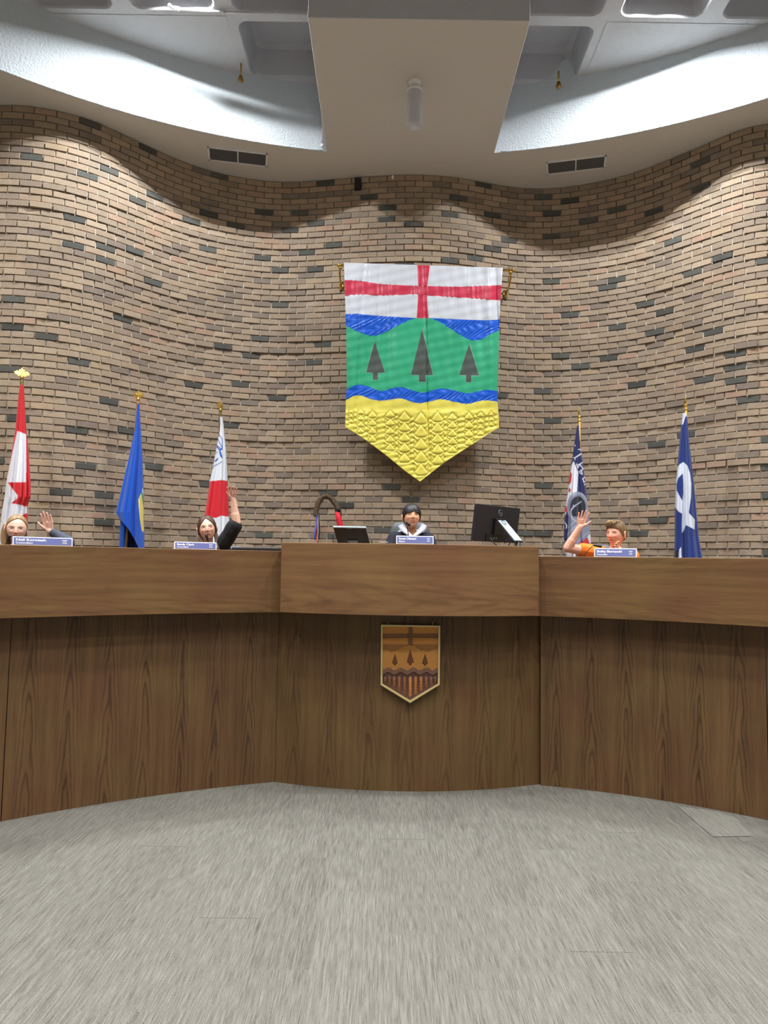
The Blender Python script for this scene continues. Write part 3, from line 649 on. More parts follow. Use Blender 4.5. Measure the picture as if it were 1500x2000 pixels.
wv=(y>=wave)&(y<wave+105); st=.5+.5*np.sin((y-wave)/26*2*PI); put(V((150,110,84)),wv*1.0); put(V((78,50,42)),wv*(st<.4)*1.0); hgt+=wv*(.004+.003*st)
lo=y>=wave+105; put(V((84,56,48)),lo*1.0); hgt+=lo*(.0008*np.sin(x/9)*np.sin(y/8))
hgt-=.002*np.exp(-(np.minimum(np.abs(y-hill),np.abs(y-wave))/7)**2)
Xw,Yw,Zw=plane_from_px(730+x/10.526,1200+y/10.526,SY+.004-hgt); gridobj('carved_panel',Xw,Yw,Zw,col,colmat('carved_wood',.5,.3,400),pl,True)
def relief(name,P,d0,d1,m,inset=.8):
    cx=sum(p[0] for p in P)/len(P); cy=sum(p[1] for p in P)/len(P)
    b=B(); n=len(P); b.v=face_pts(P,.004-d0)+face_pts([(cx+(p[0]-cx)*inset,cy+(p[1]-cy)*inset) for p in P],.004-d1)
    b.f=[(i,(i+1)%n,n+(i+1)%n,n+i) for i in range(n)]+[tuple(range(n,2*n))]; b.m=[0]*len(b.f); return b.build(name,m,pl)
mcr=simple('carved_cross',(112,80,62),.55,var=.35,vscale=300); mfir=simple('carved_fir',(98,58,36),.55,var=.3,vscale=120)
relief('carved_cross',[(722,262),(795,264),(785,400),(783,455),(800,625),(712,622),(732,455),(734,400)],0,.010,mcr,.93)
for cx,y0,y1,hw in((435,772,1065,66),(750,688,1065,84),(1055,775,1068,72)):
    relief('carved_fir',[(cx,y0),(cx+hw*.45,y0+(y1-y0)*.35),(cx+hw,y0+(y1-y0)*.8),(cx+hw*.4,y0+(y1-y0)*.86),(cx+14,y1),(cx-14,y1),(cx-hw*.4,y0+(y1-y0)*.86),(cx-hw,y0+(y1-y0)*.8),(cx-hw*.45,y0+(y1-y0)*.35)],0,.012,mfir,.6)
wcol=[(108,74,52),(112,76,52),(128,84,54),(138,88,52),(128,80,50),(182,116,54),(160,100,54),(164,104,54),(128,84,54),(116,80,58),(106,72,54)]
for i,(cx,y0,y1) in enumerate(((235,1280,1430),(325,1262,1475),(420,1275,1510),(525,1270,1575),(635,1275,1650),(750,1275,1690),(860,1272,1650),(972,1272,1575),(1078,1275,1520),(1175,1275,1480),(1262,1280,1420))):
    P=[(cx,y0-10)]; n_=max(3,int((y1-y0)/55)); hw=36
    for k in range(n_): yy=y0+(y1-y0)*(k+.4)/n_; P+=[(cx+hw,yy),(cx+hw*.72,yy+14)]
    P.append((cx,y1+18))
    for k in range(n_-1,-1,-1): yy=y0+(y1-y0)*(k+.4)/n_; P+=[(cx-hw*.72,yy+14),(cx-hw,yy)]
    relief('wheat_ear',P,0,.009,simple('carved_wheat',wcol[i],.5,var=.3,vscale=250),.45)
for xx in(295,1215):
    q=SX(xx,215); B().tube([q,q+Vector((0,-.004,.018)),q+Vector((.006,0,.035)),q+Vector((.0,.01,.04))],.0015,6).build('hanging_wire',M['brass'],pl)
# ---------------------------------------------------------------- flags
def leafpoly():
    R_=[(0,1),(.16,.62),(.36,.72),(.30,.32),(.62,.50),(.70,.34),(.95,.30),(.82,.10),(.90,-.02),(.45,-.34),(.50,-.50),(.06,-.42)]
    return R_+[(-a,b_) for a,b_ in R_[::-1]]
def rotleaf(scale,yaw,tilt,c):
    b=B(); P=leafpoly(); n=len(P); Rm=Matrix.Rotation(yaw,3,'Z')@Matrix.Rotation(tilt,3,'X')
    for s,dy in((-1,.004),(1,.004)):
        pass
    vs=[]
    for dy in(-.0022,.0022):
        for x_,z_ in P: vs.append(Vector(c)+Rm@Vector((x_*scale,dy+.012*abs(x_)**1.5*(1),z_*scale+scale*.45)))
    cf=Vector(c)+Rm@Vector((0,-.007,scale*.45)); cb=Vector(c)+Rm@Vector((0,.007,scale*.45)); vs+= [cf,cb]
    fs=[(i,(i+1)%n,2*n) for i in range(n)]+[(n+(i+1)%n,n+i,2*n+1) for i in range(n)]+[(i,n+i,n+(i+1)%n,(i+1)%n) for i in range(n)]
    return b.add(vs,fs)
def edges(pts,y): P=np.array(pts,float); return np.interp(y,P[:,0],P[:,1]),np.interp(y,P[:,0],P[:,2])
def flag(name,label,ext,colf,foldf,topx,topy,basex,Yoff,leafyaw,pm,ybot,leaftilt=0.,leafs=.062,hem=None,extra=None,polecap=None):
    ym=ext[-1][0]; Y=wallY_at(topx,900)-Yoff
    f0=at(topx,topy,Y); fl=at(basex,1060,Y); d=(fl-f0)/(fl.z-f0.z); foot=f0+d*(PL-f0.z)
    t=thing(name,label,'flag',(foot.x,foot.y,PL),'flags on poles along the brick wall')
    B().tube([foot+Vector((0,0,.02)),f0-Vector((0,0,.02))],.014,10).build('pole',pm,t,True)
    B().lathe(foot,[(.15,0),(.15,.02),(.12,.035),(.04,.05),(.025,.10),(.02,.11)],20).build('floor_stand',M['brass'],t,True)
    B().lathe(f0,[(.012,-.07),(.017,-.06),(.011,-.045),(.010,-.03),(.018,-.02),(.012,-.008),(.006,.01)],12).build('finial_collar',M['gold'],t,True)
    rotleaf(leafs,leafyaw,leaftilt,f0+Vector((0,-.0,-.002))).build('leaf_finial',M['gold'],t)
    y0=ext[0][0]; nx,ny=110,260
    U,Vv=np.meshgrid(np.linspace(0,1,nx),np.linspace(0,1,ny)); yb=np.full(nx,ybot,float)
    PY=y0+(yb[None,:]-y0)*Vv; xl,xr=edges(ext,PY)
    if hem is not None:
        for _ in range(6):
            PX=xl+(xr-xl)*U; hb=np.interp(PX[-1],[h[0] for h in hem],[h[1] for h in hem]); PY=y0+(hb[None,:]-y0)*Vv; xl,xr=edges(ext,PY)
    PX=xl+(xr-xl)*U; wd=(xr-xl)/Y*0+(xr-xl)*Y/F
    round_=np.sqrt(np.clip(1-(2*U-1)**2,0,1))*wd*.32+.018*np.sqrt(np.clip(1-(2*U-1)**2,0,1))
    fo=foldf(U,PY)*wd
    Xw,Yw,Zw=plane_from_px(PX,PY,Y-.0+0*PX); Yw=Yw-round_-fo*np.minimum(1,8*U*(1-U)+.0)
    # keep photo position while the cloth bulges forward
    Xw,Yw2,Zw=plane_from_px(PX,PY,Yw)
    col=colf(PX,PY); gridobj('flag_cloth',Xw,Yw2,Zw,col,M['cloth'],t,True)
    # rear half of the gathered cloth
    Yb_=Y+round_*.8+.004; Xb,Y3,Zb=plane_from_px(PX,PY,Y+0*PX); bc=col[:,::-1].copy()
    gridobj('rear_cloth',Xb[:,::-1],Yb_[:,::-1],Zb[:,::-1],bc,M['cloth'],t,True)
    if extra: extra(t,Y)
    return t
def base_(c): 
    return lambda x_: np.broadcast_to(V(c),x_.shape+(3,)).copy()
class Paint:
    def __init__(s,x_,c): s.c=np.broadcast_to(V(c),x_.shape+(3,)).copy()
    def p(s,c,m): s.c=lerpc(s.c,np.broadcast_to(V(c),s.c.shape),m); return s
# 1 red and white flag, left
FR=(214,14,32)
def z3(P,ox=0,oy=680,k=4.763): return [(ox+a/k,oy+b_/k) for a,b_ in P]
def c1(x,y):
    p=Paint(x,FR); wp=z3([(160,770),(242,800),(246,1160),(250,1475),(256,1700),(256,2000),(-60,2000),(0,1600),(70,1180),(118,960)])
    p.p((232,232,240),inpoly(x,y,wp,.9))
    p.p(FR,inpoly(x,y,z3([(243,1160),(242,1246),(70,1248),(165,1370),(160,1398),(105,1442),(180,1455),(240,1474),(262,1470),(262,1150)]),.9))
    p.p(FR,inpoly(x,y,z3([(262,1530),(225,1545),(188,1562),(250,1640),(262,1700)]),.9)); return p.c
def f1(U,y): return .07*np.sin(U*15+.3)+.05*np.sin(U*31+1+y/70)-.20*SM(.80,.86,U)
flag('red_white_flag','red and white maple leaf flag furled on the leftmost pole',[(752,38.5,45.5),(780,35.5,47),(842,29.5,50.5),(890,21.5,55),(942,12,58.5),(970,9,58.6),(985,6,53),(1000,3.5,53),(1066,-5,52.5),(1110,-12,53)],c1,f1,43,734,40,.32,.55,M['poled'],1110,leaftilt=-.5,leafs=.068)
# 2 blue flag
FB=(6,84,196)
def c2(x,y):
    p=Paint(x,FB); z=lambda P: [(200+a/4.167,740+b_/4.167) for a,b_ in P]
    p.p((236,214,110),inpoly(x,y,z([(292,985),(312,935),(345,960),(345,1245),(322,1240),(305,1140)]),.8))
    p.p((60,150,96),inpoly(x,y,z([(318,930),(345,915),(345,1090),(326,1000)]),.8))
    p.p((190,220,236),inpoly(x,y,z([(322,900),(345,870),(345,925),(325,935)]),.8))
    for k in range(10): yy=975+k*24; p.p((92,92,58),strk(x,y,z([(300+k*3,yy),(340,yy-22)]),.28,.5))
    return p.c
def f2(U,y): return .09*np.sin(U*11+.6+y/300)+.06*np.sin(U*23+2)+.05*np.cos(U*6)
def ex2(t,Y):
    # tail of the cloth hanging behind the pole, and the inner fold with shade painted into its blue
    U,Vv=np.meshgrid(np.linspace(0,1,24),np.linspace(0,1,40)); PY=1005+Vv*95; l=np.interp(PY,[1005,1075,1100],[236,233,232]); r_=np.interp(PY,[1005,1040,1100],[252,247,246]); PX=l+(r_-l)*U
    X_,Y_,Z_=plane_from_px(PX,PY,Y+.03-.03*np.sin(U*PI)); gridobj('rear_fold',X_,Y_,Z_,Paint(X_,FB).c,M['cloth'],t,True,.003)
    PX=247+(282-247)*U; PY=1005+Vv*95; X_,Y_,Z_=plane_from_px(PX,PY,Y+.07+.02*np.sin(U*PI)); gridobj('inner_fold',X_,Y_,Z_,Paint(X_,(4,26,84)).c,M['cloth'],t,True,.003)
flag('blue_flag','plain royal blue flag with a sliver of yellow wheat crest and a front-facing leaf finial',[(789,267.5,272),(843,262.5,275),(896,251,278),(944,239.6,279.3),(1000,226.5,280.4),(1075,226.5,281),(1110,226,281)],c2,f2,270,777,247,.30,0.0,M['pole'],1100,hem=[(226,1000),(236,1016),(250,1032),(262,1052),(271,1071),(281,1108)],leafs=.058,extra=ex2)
# 3 white red white flag
def c3(x,y):
    z=lambda P: [(380+a/9.09,780+b_/9.09) for a,b_ in P]
    p=Paint(x,(226,230,238)); p.p((216,20,40),inpoly(x,y,z([(100,1480),(300,1450),(390,1442),(478,1430),(600,1452),(680,1460),(760,2120),(640,2090),(470,2065),(380,2105),(100,2105)]),.8))
    bl=(36,92,184)
    for P in([(400,720),(437,628),(490,705),(492,870)],[(412,690),(430,745),(492,862)],[(398,820),(492,888)],[(325,1225),(345,1180),(400,1160),(490,1105)]): p.p(bl,strk(x,y,z(P),.75,.7))
    p.p(bl,inpoly(x,y,z([(385,850),(400,815),(440,875),(488,860),(490,892),(462,915),(478,960),(494,1010),(492,1060),(455,1010),(438,950),(436,900)]),.7))
    p.p(bl,inpoly(x,y,z([(432,1032),(385,1060),(345,1105),(365,1112),(405,1085)]),.7)); p.p(bl,inpoly(x,y,z([(412,918),(382,935),(362,985),(375,975)]),.7))
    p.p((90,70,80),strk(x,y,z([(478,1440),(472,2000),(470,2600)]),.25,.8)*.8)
    return p.c
def f3(U,y): return .05*np.sin(U*13+1)+.03*np.sin(U*27+y/90)+.12*SM(.60,.64,U)*(1-SM(.64,.95,U))
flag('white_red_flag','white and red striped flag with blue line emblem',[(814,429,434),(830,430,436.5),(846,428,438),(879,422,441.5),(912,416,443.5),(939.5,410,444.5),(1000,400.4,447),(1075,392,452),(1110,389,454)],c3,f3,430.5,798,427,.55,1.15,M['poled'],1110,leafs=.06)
# 4 navy treaty flag
def c4(x,y):
    z=lambda P: [(1080+a/7.41,820+b_/7.41) for a,b_ in P]
    nv=(26,32,92); wh=(222,224,234); rd=(206,40,52); gr=(132,136,160); dk_=(30,34,52)
    p=Paint(x,nv)
    p.p(wh,inpoly(x,y,z([(300,595),(368,760),(350,1045),(240,1130),(185,1380),(140,1380),(200,1000),(262,660)]),.8))
    p.p(rd,inpoly(x,y,z([(255,745),(275,790),(262,900),(235,940),(215,930)]),.8)); p.p(rd,inpoly(x,y,z([(232,985),(258,1000),(250,1050),(225,1040)]),.8))
    p.p(rd,inpoly(x,y,z([(172,1245),(245,1265),(232,1340),(160,1330)]),.8))
    p.p(wh,inpoly(x,y,z([(325,350),(328,385),(316,380)]),.6))
    # letters T R E A T Y running down the hoist
    for P in ([(398,425),(368,430)],[(400,425),(402,445)],[(305,545),(320,575)],[(318,548),(412,485)],[(312,555),(408,495)],[(340,635),(360,700)],[(348,660),(440,610)],[(395,640),(360,695)],[(398,655),(432,705)],[(380,750),(452,700)],[(386,765),(410,780)],[(412,735),(424,790)],[(430,860),(470,815)],[(430,850),(448,905)],[(450,905),(478,880)],[(455,940),(480,925)]): p.p(wh,strk(x,y,z(P),.85,.6))
    # round seal
    cx,cy=z([(360,1270)])[0]; a=(x-cx)/21.5; b__=(y-cy)/31; rr=np.hypot(a,b__)
    p.p(gr,np.clip((1.02-rr)/.04,0,1)*(y>0)); p.p((172,174,192),np.clip((.05-np.abs(rr-.9))/.03,0,1)); p.p(dk_,np.clip((.74-rr)/.05,0,1))
    p.p(gr,inpoly(x,y,z([(225,1400),(520,1400),(560,1650),(350,1815),(160,1980),(150,1720),(210,1660)]),1))
    for P,w3 in(([(405,1185),(370,1210),(340,1230),(300,1260),(265,1300),(250,1360),(280,1430),(340,1470)],1.5),([(300,1230),(262,1330),(270,1400)],.8),([(340,1450),(250,1530),(215,1560)],.9),([(420,1475),(300,1560),(180,1690)],1.2),([(520,1620),(380,1740),(330,1830)],.7)): p.p((176,180,200),strk(x,y,z(P),w3*.8,.8))
    p.p(rd,inpoly(x,y,z([(345,1812),(500,1702),(535,1790),(440,1800),(400,1840)]),.8)); p.p(wh,inpoly(x,y,z([(498,1702),(525,1650),(560,1700),(560,1790),(535,1790)]),.8))
    p.p(wh,inpoly(x,y,z([(160,1880),(260,1900),(400,1960),(600,2060),(160,2200)]),.8)); p.p(rd,strk(x,y,z([(280,1880),(300,2100)]),.9,.7))
    p.p(wh,strk(x,y,z([(170,1485),(200,1530),(190,1570)]),1.0,.6)); p.p(wh,strk(x,y,z([(165,1690),(205,1740)]),.8,.6))
    p.p(nv,inpoly(x,y,z([(140,1370),(222,1385),(215,1500),(208,1640),(200,1760),(150,1740)]),.8)*(1-strk(x,y,z([(170,1485),(200,1530),(190,1570)]),1.0,.6)))
    p.p((216,218,230),strk(x,y,[(1131.5,832),(1133.5,860)],1.0,.6)); return p.c
def f4(U,y): return .05*np.sin(U*14+.5+y/120)+.04*np.sin(U*29)+.14*SM(.20,.26,U)*(1-SM(.3,.8,U))*SM(900,980,y)
flag('navy_treaty_flag','navy, white and red flag with white lettering and a round grey seal',[(831,1127.5,1132.5),(874,1121,1134),(904,1117,1138.5),(935,1112,1142.5),(962,1109,1145.5),(995,1103.6,1148),(1049,1101.6,1153),(1088,1106,1157),(1115,1106,1158)],c4,f4,1131.5,812,1134,.50,1.2,M['gold'],1112,leafs=.062)
# 5 blue flag with white infinity
def c5(x,y):
    z=lambda P: [(1290+a/5.882,760+b_/5.882) for a,b_ in P]
    nb=(10,44,122); wh=(214,222,238)
    p=Paint(x,nb)
    p.p(wh,inpoly(x,y,z([(190,900),(225,860),(265,838),(310,880),(340,970),(356,1090),(350,1240),(325,1420),(395,1500),(392,1612),(290,1560),(262,1640),(245,1650),(250,1430),(210,1410),(165,1350),(160,1200),(180,1000)]),.9))
    p.p(nb,inpoly(x,y,z([(256,968),(262,1080),(262,1190),(252,1285),(215,1220),(185,1160),(182,1090),(205,1020)]),.9))
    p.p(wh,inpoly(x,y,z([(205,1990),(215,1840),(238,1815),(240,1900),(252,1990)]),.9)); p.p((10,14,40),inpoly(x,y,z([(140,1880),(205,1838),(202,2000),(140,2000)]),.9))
    p.p(wh,inpoly(x,y,z([(250,275),(285,268),(310,300),(285,320),(262,400),(245,410)]),.8)); p.p((100,120,170),strk(x,y,z([(252,1290),(250,1430)]),.3,.8)*.6)
    return p.c
def f5(U,y): return .05*np.sin(U*12+.2)+.05*np.sin(U*25+1+y/80)+.08*SM(.36,.42,U)*(1-SM(.42,.8,U))
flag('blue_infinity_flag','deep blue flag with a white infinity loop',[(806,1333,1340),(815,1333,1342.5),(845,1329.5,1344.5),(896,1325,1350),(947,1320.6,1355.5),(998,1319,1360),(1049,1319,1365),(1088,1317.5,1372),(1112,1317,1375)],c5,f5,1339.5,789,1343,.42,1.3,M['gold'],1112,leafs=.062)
# ---------------------------------------------------------------- ceiling fittings
def vent(name,quad,label):
    q=[atz(x_,y_,ZS) for x_,y_ in quad]; c=sum(q,Vector((0,0,0)))/4; ex=((q[1]-q[0])+(q[2]-q[3]))/2; L_=ex.length; ex.normalize(); ey=Vector((0,0,1)).cross(ex); Wd=abs(((q[0]-q[3])+(q[1]-q[2])).dot(ey)/2)
    Rm=Matrix((ex,ey,Vector((0,0,1)))).transposed(); t=thing(name,label,'vent',c,'soffit vents')
    b=B(); fw=.018
    for s in(-1,1): b.box(c+Rm@Vector((0,s*(Wd/2),-.006)),(L_+fw*2,fw,.012),Rm); b.box(c+Rm@Vector((s*(L_/2+fw/2),0,-.006)),(fw,Wd+fw,.012),Rm)
    b.build('frame',M['white'],t); B().box(c+Rm@Vector((0,0,-.006)),(.012,Wd,.012),Rm).build('divider',M['white'],t)
    B().box(c+Vector((0,0,.0)),(L_,Wd,.002),Rm).build('duct_opening',M['dark'],t)
    for k in range(9):
        yy=-Wd/2+Wd*(k+.7)/9.6
        B().box(c+Rm@Vector((0,yy,-.006)),(L_,.004,.013),Rm@Matrix.Rotation(.7,3,'X')).build('slat',M['slat'],t)
M['slat']=simple('dark_slat',(84,82,82),.5,.2)
vent('air_vent',[(409,287),(520,299),(518,324),(410,310)],'white framed air vent with dark slats in the soffit left of the beam')
vent('air_vent',[(1071,316),(1181,303),(1179,326),(1070,339)],'white framed air vent with dark slats in the soffit right of the beam')
for (x_,y_,lb) in((470,155,'left'),(1091,167,'right')):
    Y=arcy(at(x_,y_,7.0).x)-.13; q=at(x_,y_,Y); t=thing('sprinkler',('brass sprinkler bulb hanging before the white curved face, %s of the beam'%lb),'sprinkler',(q.x,q.y,ZU),'sprinklers')
    B().tube([Vector((q.x,q.y,ZU)),q+Vector((0,0,.03))],.010,8).build('pipe',M['brass'],t,True)
    pass
    b=B(); b.lathe(q,[(.012,.045),(.02,.03),(.012,.02),(.024,.012),(.030,-.004),(.024,-.022),(.006,-.032)],14); b.build('bulb',simple('aged_brass',(150,112,60),.35,.8),t,True)
q=atz(810,166,ZS-.03); t=thing('pendant_cylinder','white frosted cylinder pendant lamp under the ceiling beam','pendant lamp',(q.x,q.y,ZS))
B().lathe((q.x,q.y,ZS),[(.06,0),(.06,-.012),(.045,-.03),(.012,-.04)],20).build('canopy',M['white'],t,True)
zb=CAMZ+ (at(810,250,q.y).z-CAMZ); zt=at(810,176,q.y).z
B().tube([(q.x,q.y,ZS-.03),(q.x,q.y,zt)],.008,8).build('stem',M['brass'],t,True)
B().lathe((q.x,q.y,0),[(.03,zt+.012),(.070,zt+.004),(.0735,zt-.01),(.0735,zt-.025)],24).build('cap',M['white'],t,True)
B().lathe((q.x,q.y,0),[(.066,zt-.02),(.071,zt-.03),(.072,zb+.02),(.066,zb+.004),(.03,zb),(.001,zb)],24).build('glass_shade',M['frost'],t,True)
# conduits
q1=atz(600,27,ZU-.02); q2=atz(437,24,ZU-.02); q3=atz(352,18,ZU-.02); q4=atz(330,9,ZU-.03)
t=thing('conduit','white pipe conduit running along the coffered ceiling to the left coffer','conduit',q2)
B().tube([q1,q2],.008,8).build('thin_pipe',M['ceil'],t,True); B().tube([q2,(q2+q3)/2,q3,(q3+q4)/2+Vector((-.02,.01,0)),q4],.014,8).build('pipe',M['white'],t,True); B().tube([q3+Vector((-.005,0,0)),q3+Vector((-.05,-.01,0))],.02,10).build('elbow',M['white'],t,True)
q=at(621,284,arcy(-.72)-.05); t=thing('drop_pipe','thin white pipe dropping beside the beam end, left side','pipe',q)
B().tube([(BX0-.045,arcy(BX0)-.03,ZU+.2),(BX0-.045,arcy(BX0)-.03,ZS+.045)],.011,8).build('pipe',M['ceil'],t,True); B().lathe((BX0-.045,arcy(BX0)-.03,ZS+.03),[(.014,0),(.014,.03)],10).build('pipe_end',M['white'],t,True)
Yb=wallY_at(699,360); q=at(699,360,Yb-.02); t=thing('wall_speaker','small black upright box high on the brick wall below the soffit','speaker',q)
B().box(q,(.075,.06,.125)).build('cabinet',M['black'],t,bevel=.005); B().box(q+Vector((0,-.032,0)),(.06,.006,.108)).build('grille',M['blackm'],t)
q=at(767,345,wallY_at(767,345)-.02); tag(B().lathe(q,[(.010,.02),(.014,.0),(.012,-.02),(.004,-.028)],10).build('ceiling_hook',M['white'],None,True),'tiny white fitting at the top of the brick wall under the soffit','hook')
# ---------------------------------------------------------------- name plates
FONTB=None
def textmesh(s,size,extrude=.0004,bold=0.0):
    cu=bpy.data.curves.new('t','FONT'); cu.body=s; cu.size=size; cu.extrude=extrude; cu.offset=bold; cu.resolution_u=2
    o=bpy.data.objects.new('t',cu); C.objects.link(o); dg=bpy.context.evaluated_depsgraph_get(); dg.update(); me=bpy.data.meshes.new_from_object(o.evaluated_get(dg))
    b=B(); b.v=[tuple(v.co) for v in me.vertices]; b.f=[tuple(p.vertices) for p in me.polygons]; b.m=[0]*len(b.f); bpy.data.objects.remove(o); bpy.data.meshes.remove(me); return b
def place_text(s,size,name,mat,parent,o_,ex,ey,ez,width=None,bold=0,bands=None):
    b=textmesh(s,size,bold=bold); xs_=[v[0] for v in b.v]; k=1
    if width: k=width/(max(xs_)-min(xs_))
    b.v=[tuple(Vector(o_)+ex*(v[0]*k)+ey*v[1]+ez*v[2]) for v in b.v]; return b.build(name,mat,parent,recalc=False)
def nameplate(p_tl,p_tr,p_bl,Y,name,title,label,namew,titlew,ztop):
    TL,TR=at(*p_tl,Y),at(*p_tr,Y); BL=at(*p_bl,Y); wdt=(TR-TL).length; hgt=(TL-BL).length
    c0=Vector((BL.x,Y,ztop)); ang=0.0
    ex=Vector((TR.x-TL.x,0,0)).normalized(); 
    # turn the plate to follow the curved front
    mid=(TL+TR)/2
    if abs(mid.x-.19)>.7: 
        cx,cy,r=(lc if mid.x<0 else rc); n_=Vector((cx-mid.x,cy-mid.y,0)).normalized(); ex=Vector((-n_.y,n_.x,0)); 
        if ex.x<0: ex=-ex
        wdt=wdt/abs(ex.x)*1.0
    tilt=.16; up=Vector((0,0,1)); nrm=ex.cross(up); nrm=nrm if nrm.y<0 else -nrm; ey=(up*math.cos(tilt)-nrm*math.sin(tilt)).normalized(); ez=(nrm*math.cos(tilt)+up*math.sin(tilt)).normalized()
    cb=Vector((mid.x,mid.y,ztop+.001)); o_=cb-ex*wdt/2
    t=thing('name_plate',label,'name plate',cb,'council name plates')
    Rm=Matrix((ex,-ez,ey)).transposed()
    cc=o_+ex*wdt/2+ey*hgt/2
    B().box(cc,(wdt,.006,hgt),Rm).build('frame',M['white'],t,bevel=.001)
    B().box(cc+ez*.0035,(wdt-.012,.002,hgt-.011),Rm).build('blue_panel',M['plateblue'],t); bpn=t.children[-1]
    B().box(cb-nrm*.025+Vector((0,0,.004)),(wdt,.05,.006),Matrix((ex,-nrm,up)).transposed()).build('foot',M['white'],t)
    zf=o_+ez*.005
    place_text(name,hgt*.36,'name_lettering',M['text'],bpn,zf+ex*.017+ey*(hgt*.52),ex,ey,ez,namew*wdt,bold=.0006)
    place_text(title,hgt*.26,'title_lettering',M['text'],bpn,zf+ex*.017+ey*(hgt*.20),ex,ey,ez,titlew*wdt,bold=.0003)
    b=B()
    for k,(w3,yy) in enumerate(((.085,.66),(.055,.50),(.08,.40),(.08,.30))): b.box(o_+ez*.0052+ex*(wdt*.86)+ey*(hgt*yy),(wdt*w3,.001,hgt*(.07 if k==0 else .035)),Rm)
    b.build('small_crest_print',M['text'],bpn)
    return t
nameplate((42,1050),(128,1052),(42,1067),4.335,'Neil Korotash','Councillor','blue name plate at far left before the fair-haired child',.49,.28,DT)
nameplate((346,1057),(419,1058),(346,1071.5),4.83,'Sandy Clark','Councillor','blue name plate of the girl with braids',.41,.28,DT)
nameplate((774,1044.5),(847,1046),(774,1060.5),4.66,'Scott Olivieri','Mayor','blue name plate on the centre dais, title reading Mayor',.46,.17,CT)
nameplate((1165,1068.5),(1238,1070),(1165,1086),4.86,'Shelley Biermanski','Councillor','blue name plate before the boy in orange',.59,.26,DT-.008)
# ---------------------------------------------------------------- microphones
def mic(head,pts,Y,label,baseY=None,hd=None,zb=None,r=.0105):
    P=[at(x_,y_,Y) for x_,y_ in pts]; foot=Vector((P[-1].x,P[-1].y,zb)); t=thing('gooseneck_microphone',label,'microphone',foot,'gooseneck microphones')
    pth=P+[foot+Vector((0,0,.05)),foot+Vector((0,0,.03))]
    B().tube(pth,.0032,8).build('gooseneck',M['black'],t,True); gn=t.children[0]; h=at(*head,Y); d=(h-P[0]).normalized() if (h-P[0]).length>1e-4 else Vector((0,0,1))
    b=B(); b.cap(P[0]-d*.004,h+d*.012,r*.8,r,12); b.build('windscreen',M['black'],gn,True)
    B().lathe(foot,[(.055,0),(.055,.018),(.045,.03),(.012,.034)],20).build('base',M['black'],t,True); return t
mic((17.5,1051),[(16,1055),(13,1060),(9,1067),(7,1075)],4.62,'black gooseneck microphone by the chin of the fair-haired child',zb=DT-.24)
mic((404,1049),[(405,1053),(407,1060),(408,1075)],5.12,'black gooseneck microphone in front of the girl with braids',zb=DT-.24)
mic((797,1023),[(795,1021),(793.5,1024),(796,1033),(798,1048),(798,1062)],5.15,'black gooseneck microphone pointing at the mouth of the child in the hoodie',zb=CT-.23)
mic((1170,1066.5),[(1162,1065),(1158,1066),(1150,1073),(1138,1087),(1134,1093)],5.2,'black gooseneck microphone across the orange shirt',zb=DT-.24)
# ---------------------------------------------------------------- monitor
def frame(ex,up): 
    ex=ex.normalized(); n=ex.cross(up).normalized(); return ex,n,up
psi=math.radians(45); lam=.13; YM=5.35
ex=Vector((math.cos(psi),math.sin(psi),0)); nb=Vector((math.sin(psi),-math.cos(psi),0)); eu=(Vector((0,0,1))*math.cos(lam)+nb*math.sin(lam)).normalized(); en=ex.cross(eu); en=en if en.y<0 else -en
TL=at(930,983,YM); Wm=.0
for Wm in np.arange(.3,.7,.002):
    if proj(TL+ex*Wm)[0]>=1013.5: break
for Hm in np.arange(.2,.5,.002):
    if proj(TL-eu*Hm)[1]>=1056: break
print('monitor',Wm,Hm,proj(TL+ex*Wm),proj(TL-eu*Hm),proj(TL+ex*Wm-eu*Hm))
mc=TL+ex*Wm/2-eu*Hm/2; desk=CT-.23; Rm=Matrix((ex,-en,eu)).transposed()
t=thing('monitor','black computer monitor seen from behind on a slanted silver stand','monitor',(mc.x,mc.y,desk))
B().box(mc,(Wm,.03,Hm),Rm).build('shell',M['blackm'],t,bevel=.006)
B().box(mc-en*.0165,(Wm-.01,.002,Hm-.01),Rm).build('screen',M['black'],t)
B().box(mc+en*.022-eu*.02,(.12,.03,.13),Rm).build('mount_block',M['black'],t,bevel=.004)
B().box(mc+en*.017-eu*(Hm*.38),(Wm*.5,.008,.055),Rm).build('port_recess',M['black'],t)
b=B()
for dx in(-.015,.015): b.box(mc+en*.023-eu*(Hm*.39)+ex*(dx-.03),(.012,.006,.012),Rm)
b.build('port',M['silver'],t)
lc0=mc+en*.0165+eu*(Hm*.31)+ex*.015; b=B(); rp=[lc0+(ex*math.cos(a)+eu*math.sin(a))*.024 for a in np.linspace(0,2*PI,33)]; b.tube(rp,.0022,6,cap=False); b.build('logo_ring',M['silver'],t,True)
place_text('DELL',.017,'logo_lettering',M['silver'],t,lc0-ex*.0185-eu*.006+en*.001,ex,eu,en,.037,bold=.0004)
a0=at(980,1016,YM-.02); a1=at(1013,1056,YM-.12); ad=(a1-a0); wv_=Vector((math.cos(.5),-.2,.0)).normalized()
b=B(); sd=Vector((1,0.25,0)).normalized()*.032; thk=Vector((0,.018,-.01)); b.v=[a0-sd,a0+sd,a1+sd,a1-sd]; b.v=[tuple(v) for v in b.v]+[tuple(Vector(v)+thk) for v in b.v]; b.f=[(0,1,2,3),(7,6,5,4),(0,4,5,1),(1,5,6,2),(2,6,7,3),(3,7,4,0)]; b.m=[0]*6; b.build('stand_arm',M['silver'],t,bevel=.003)
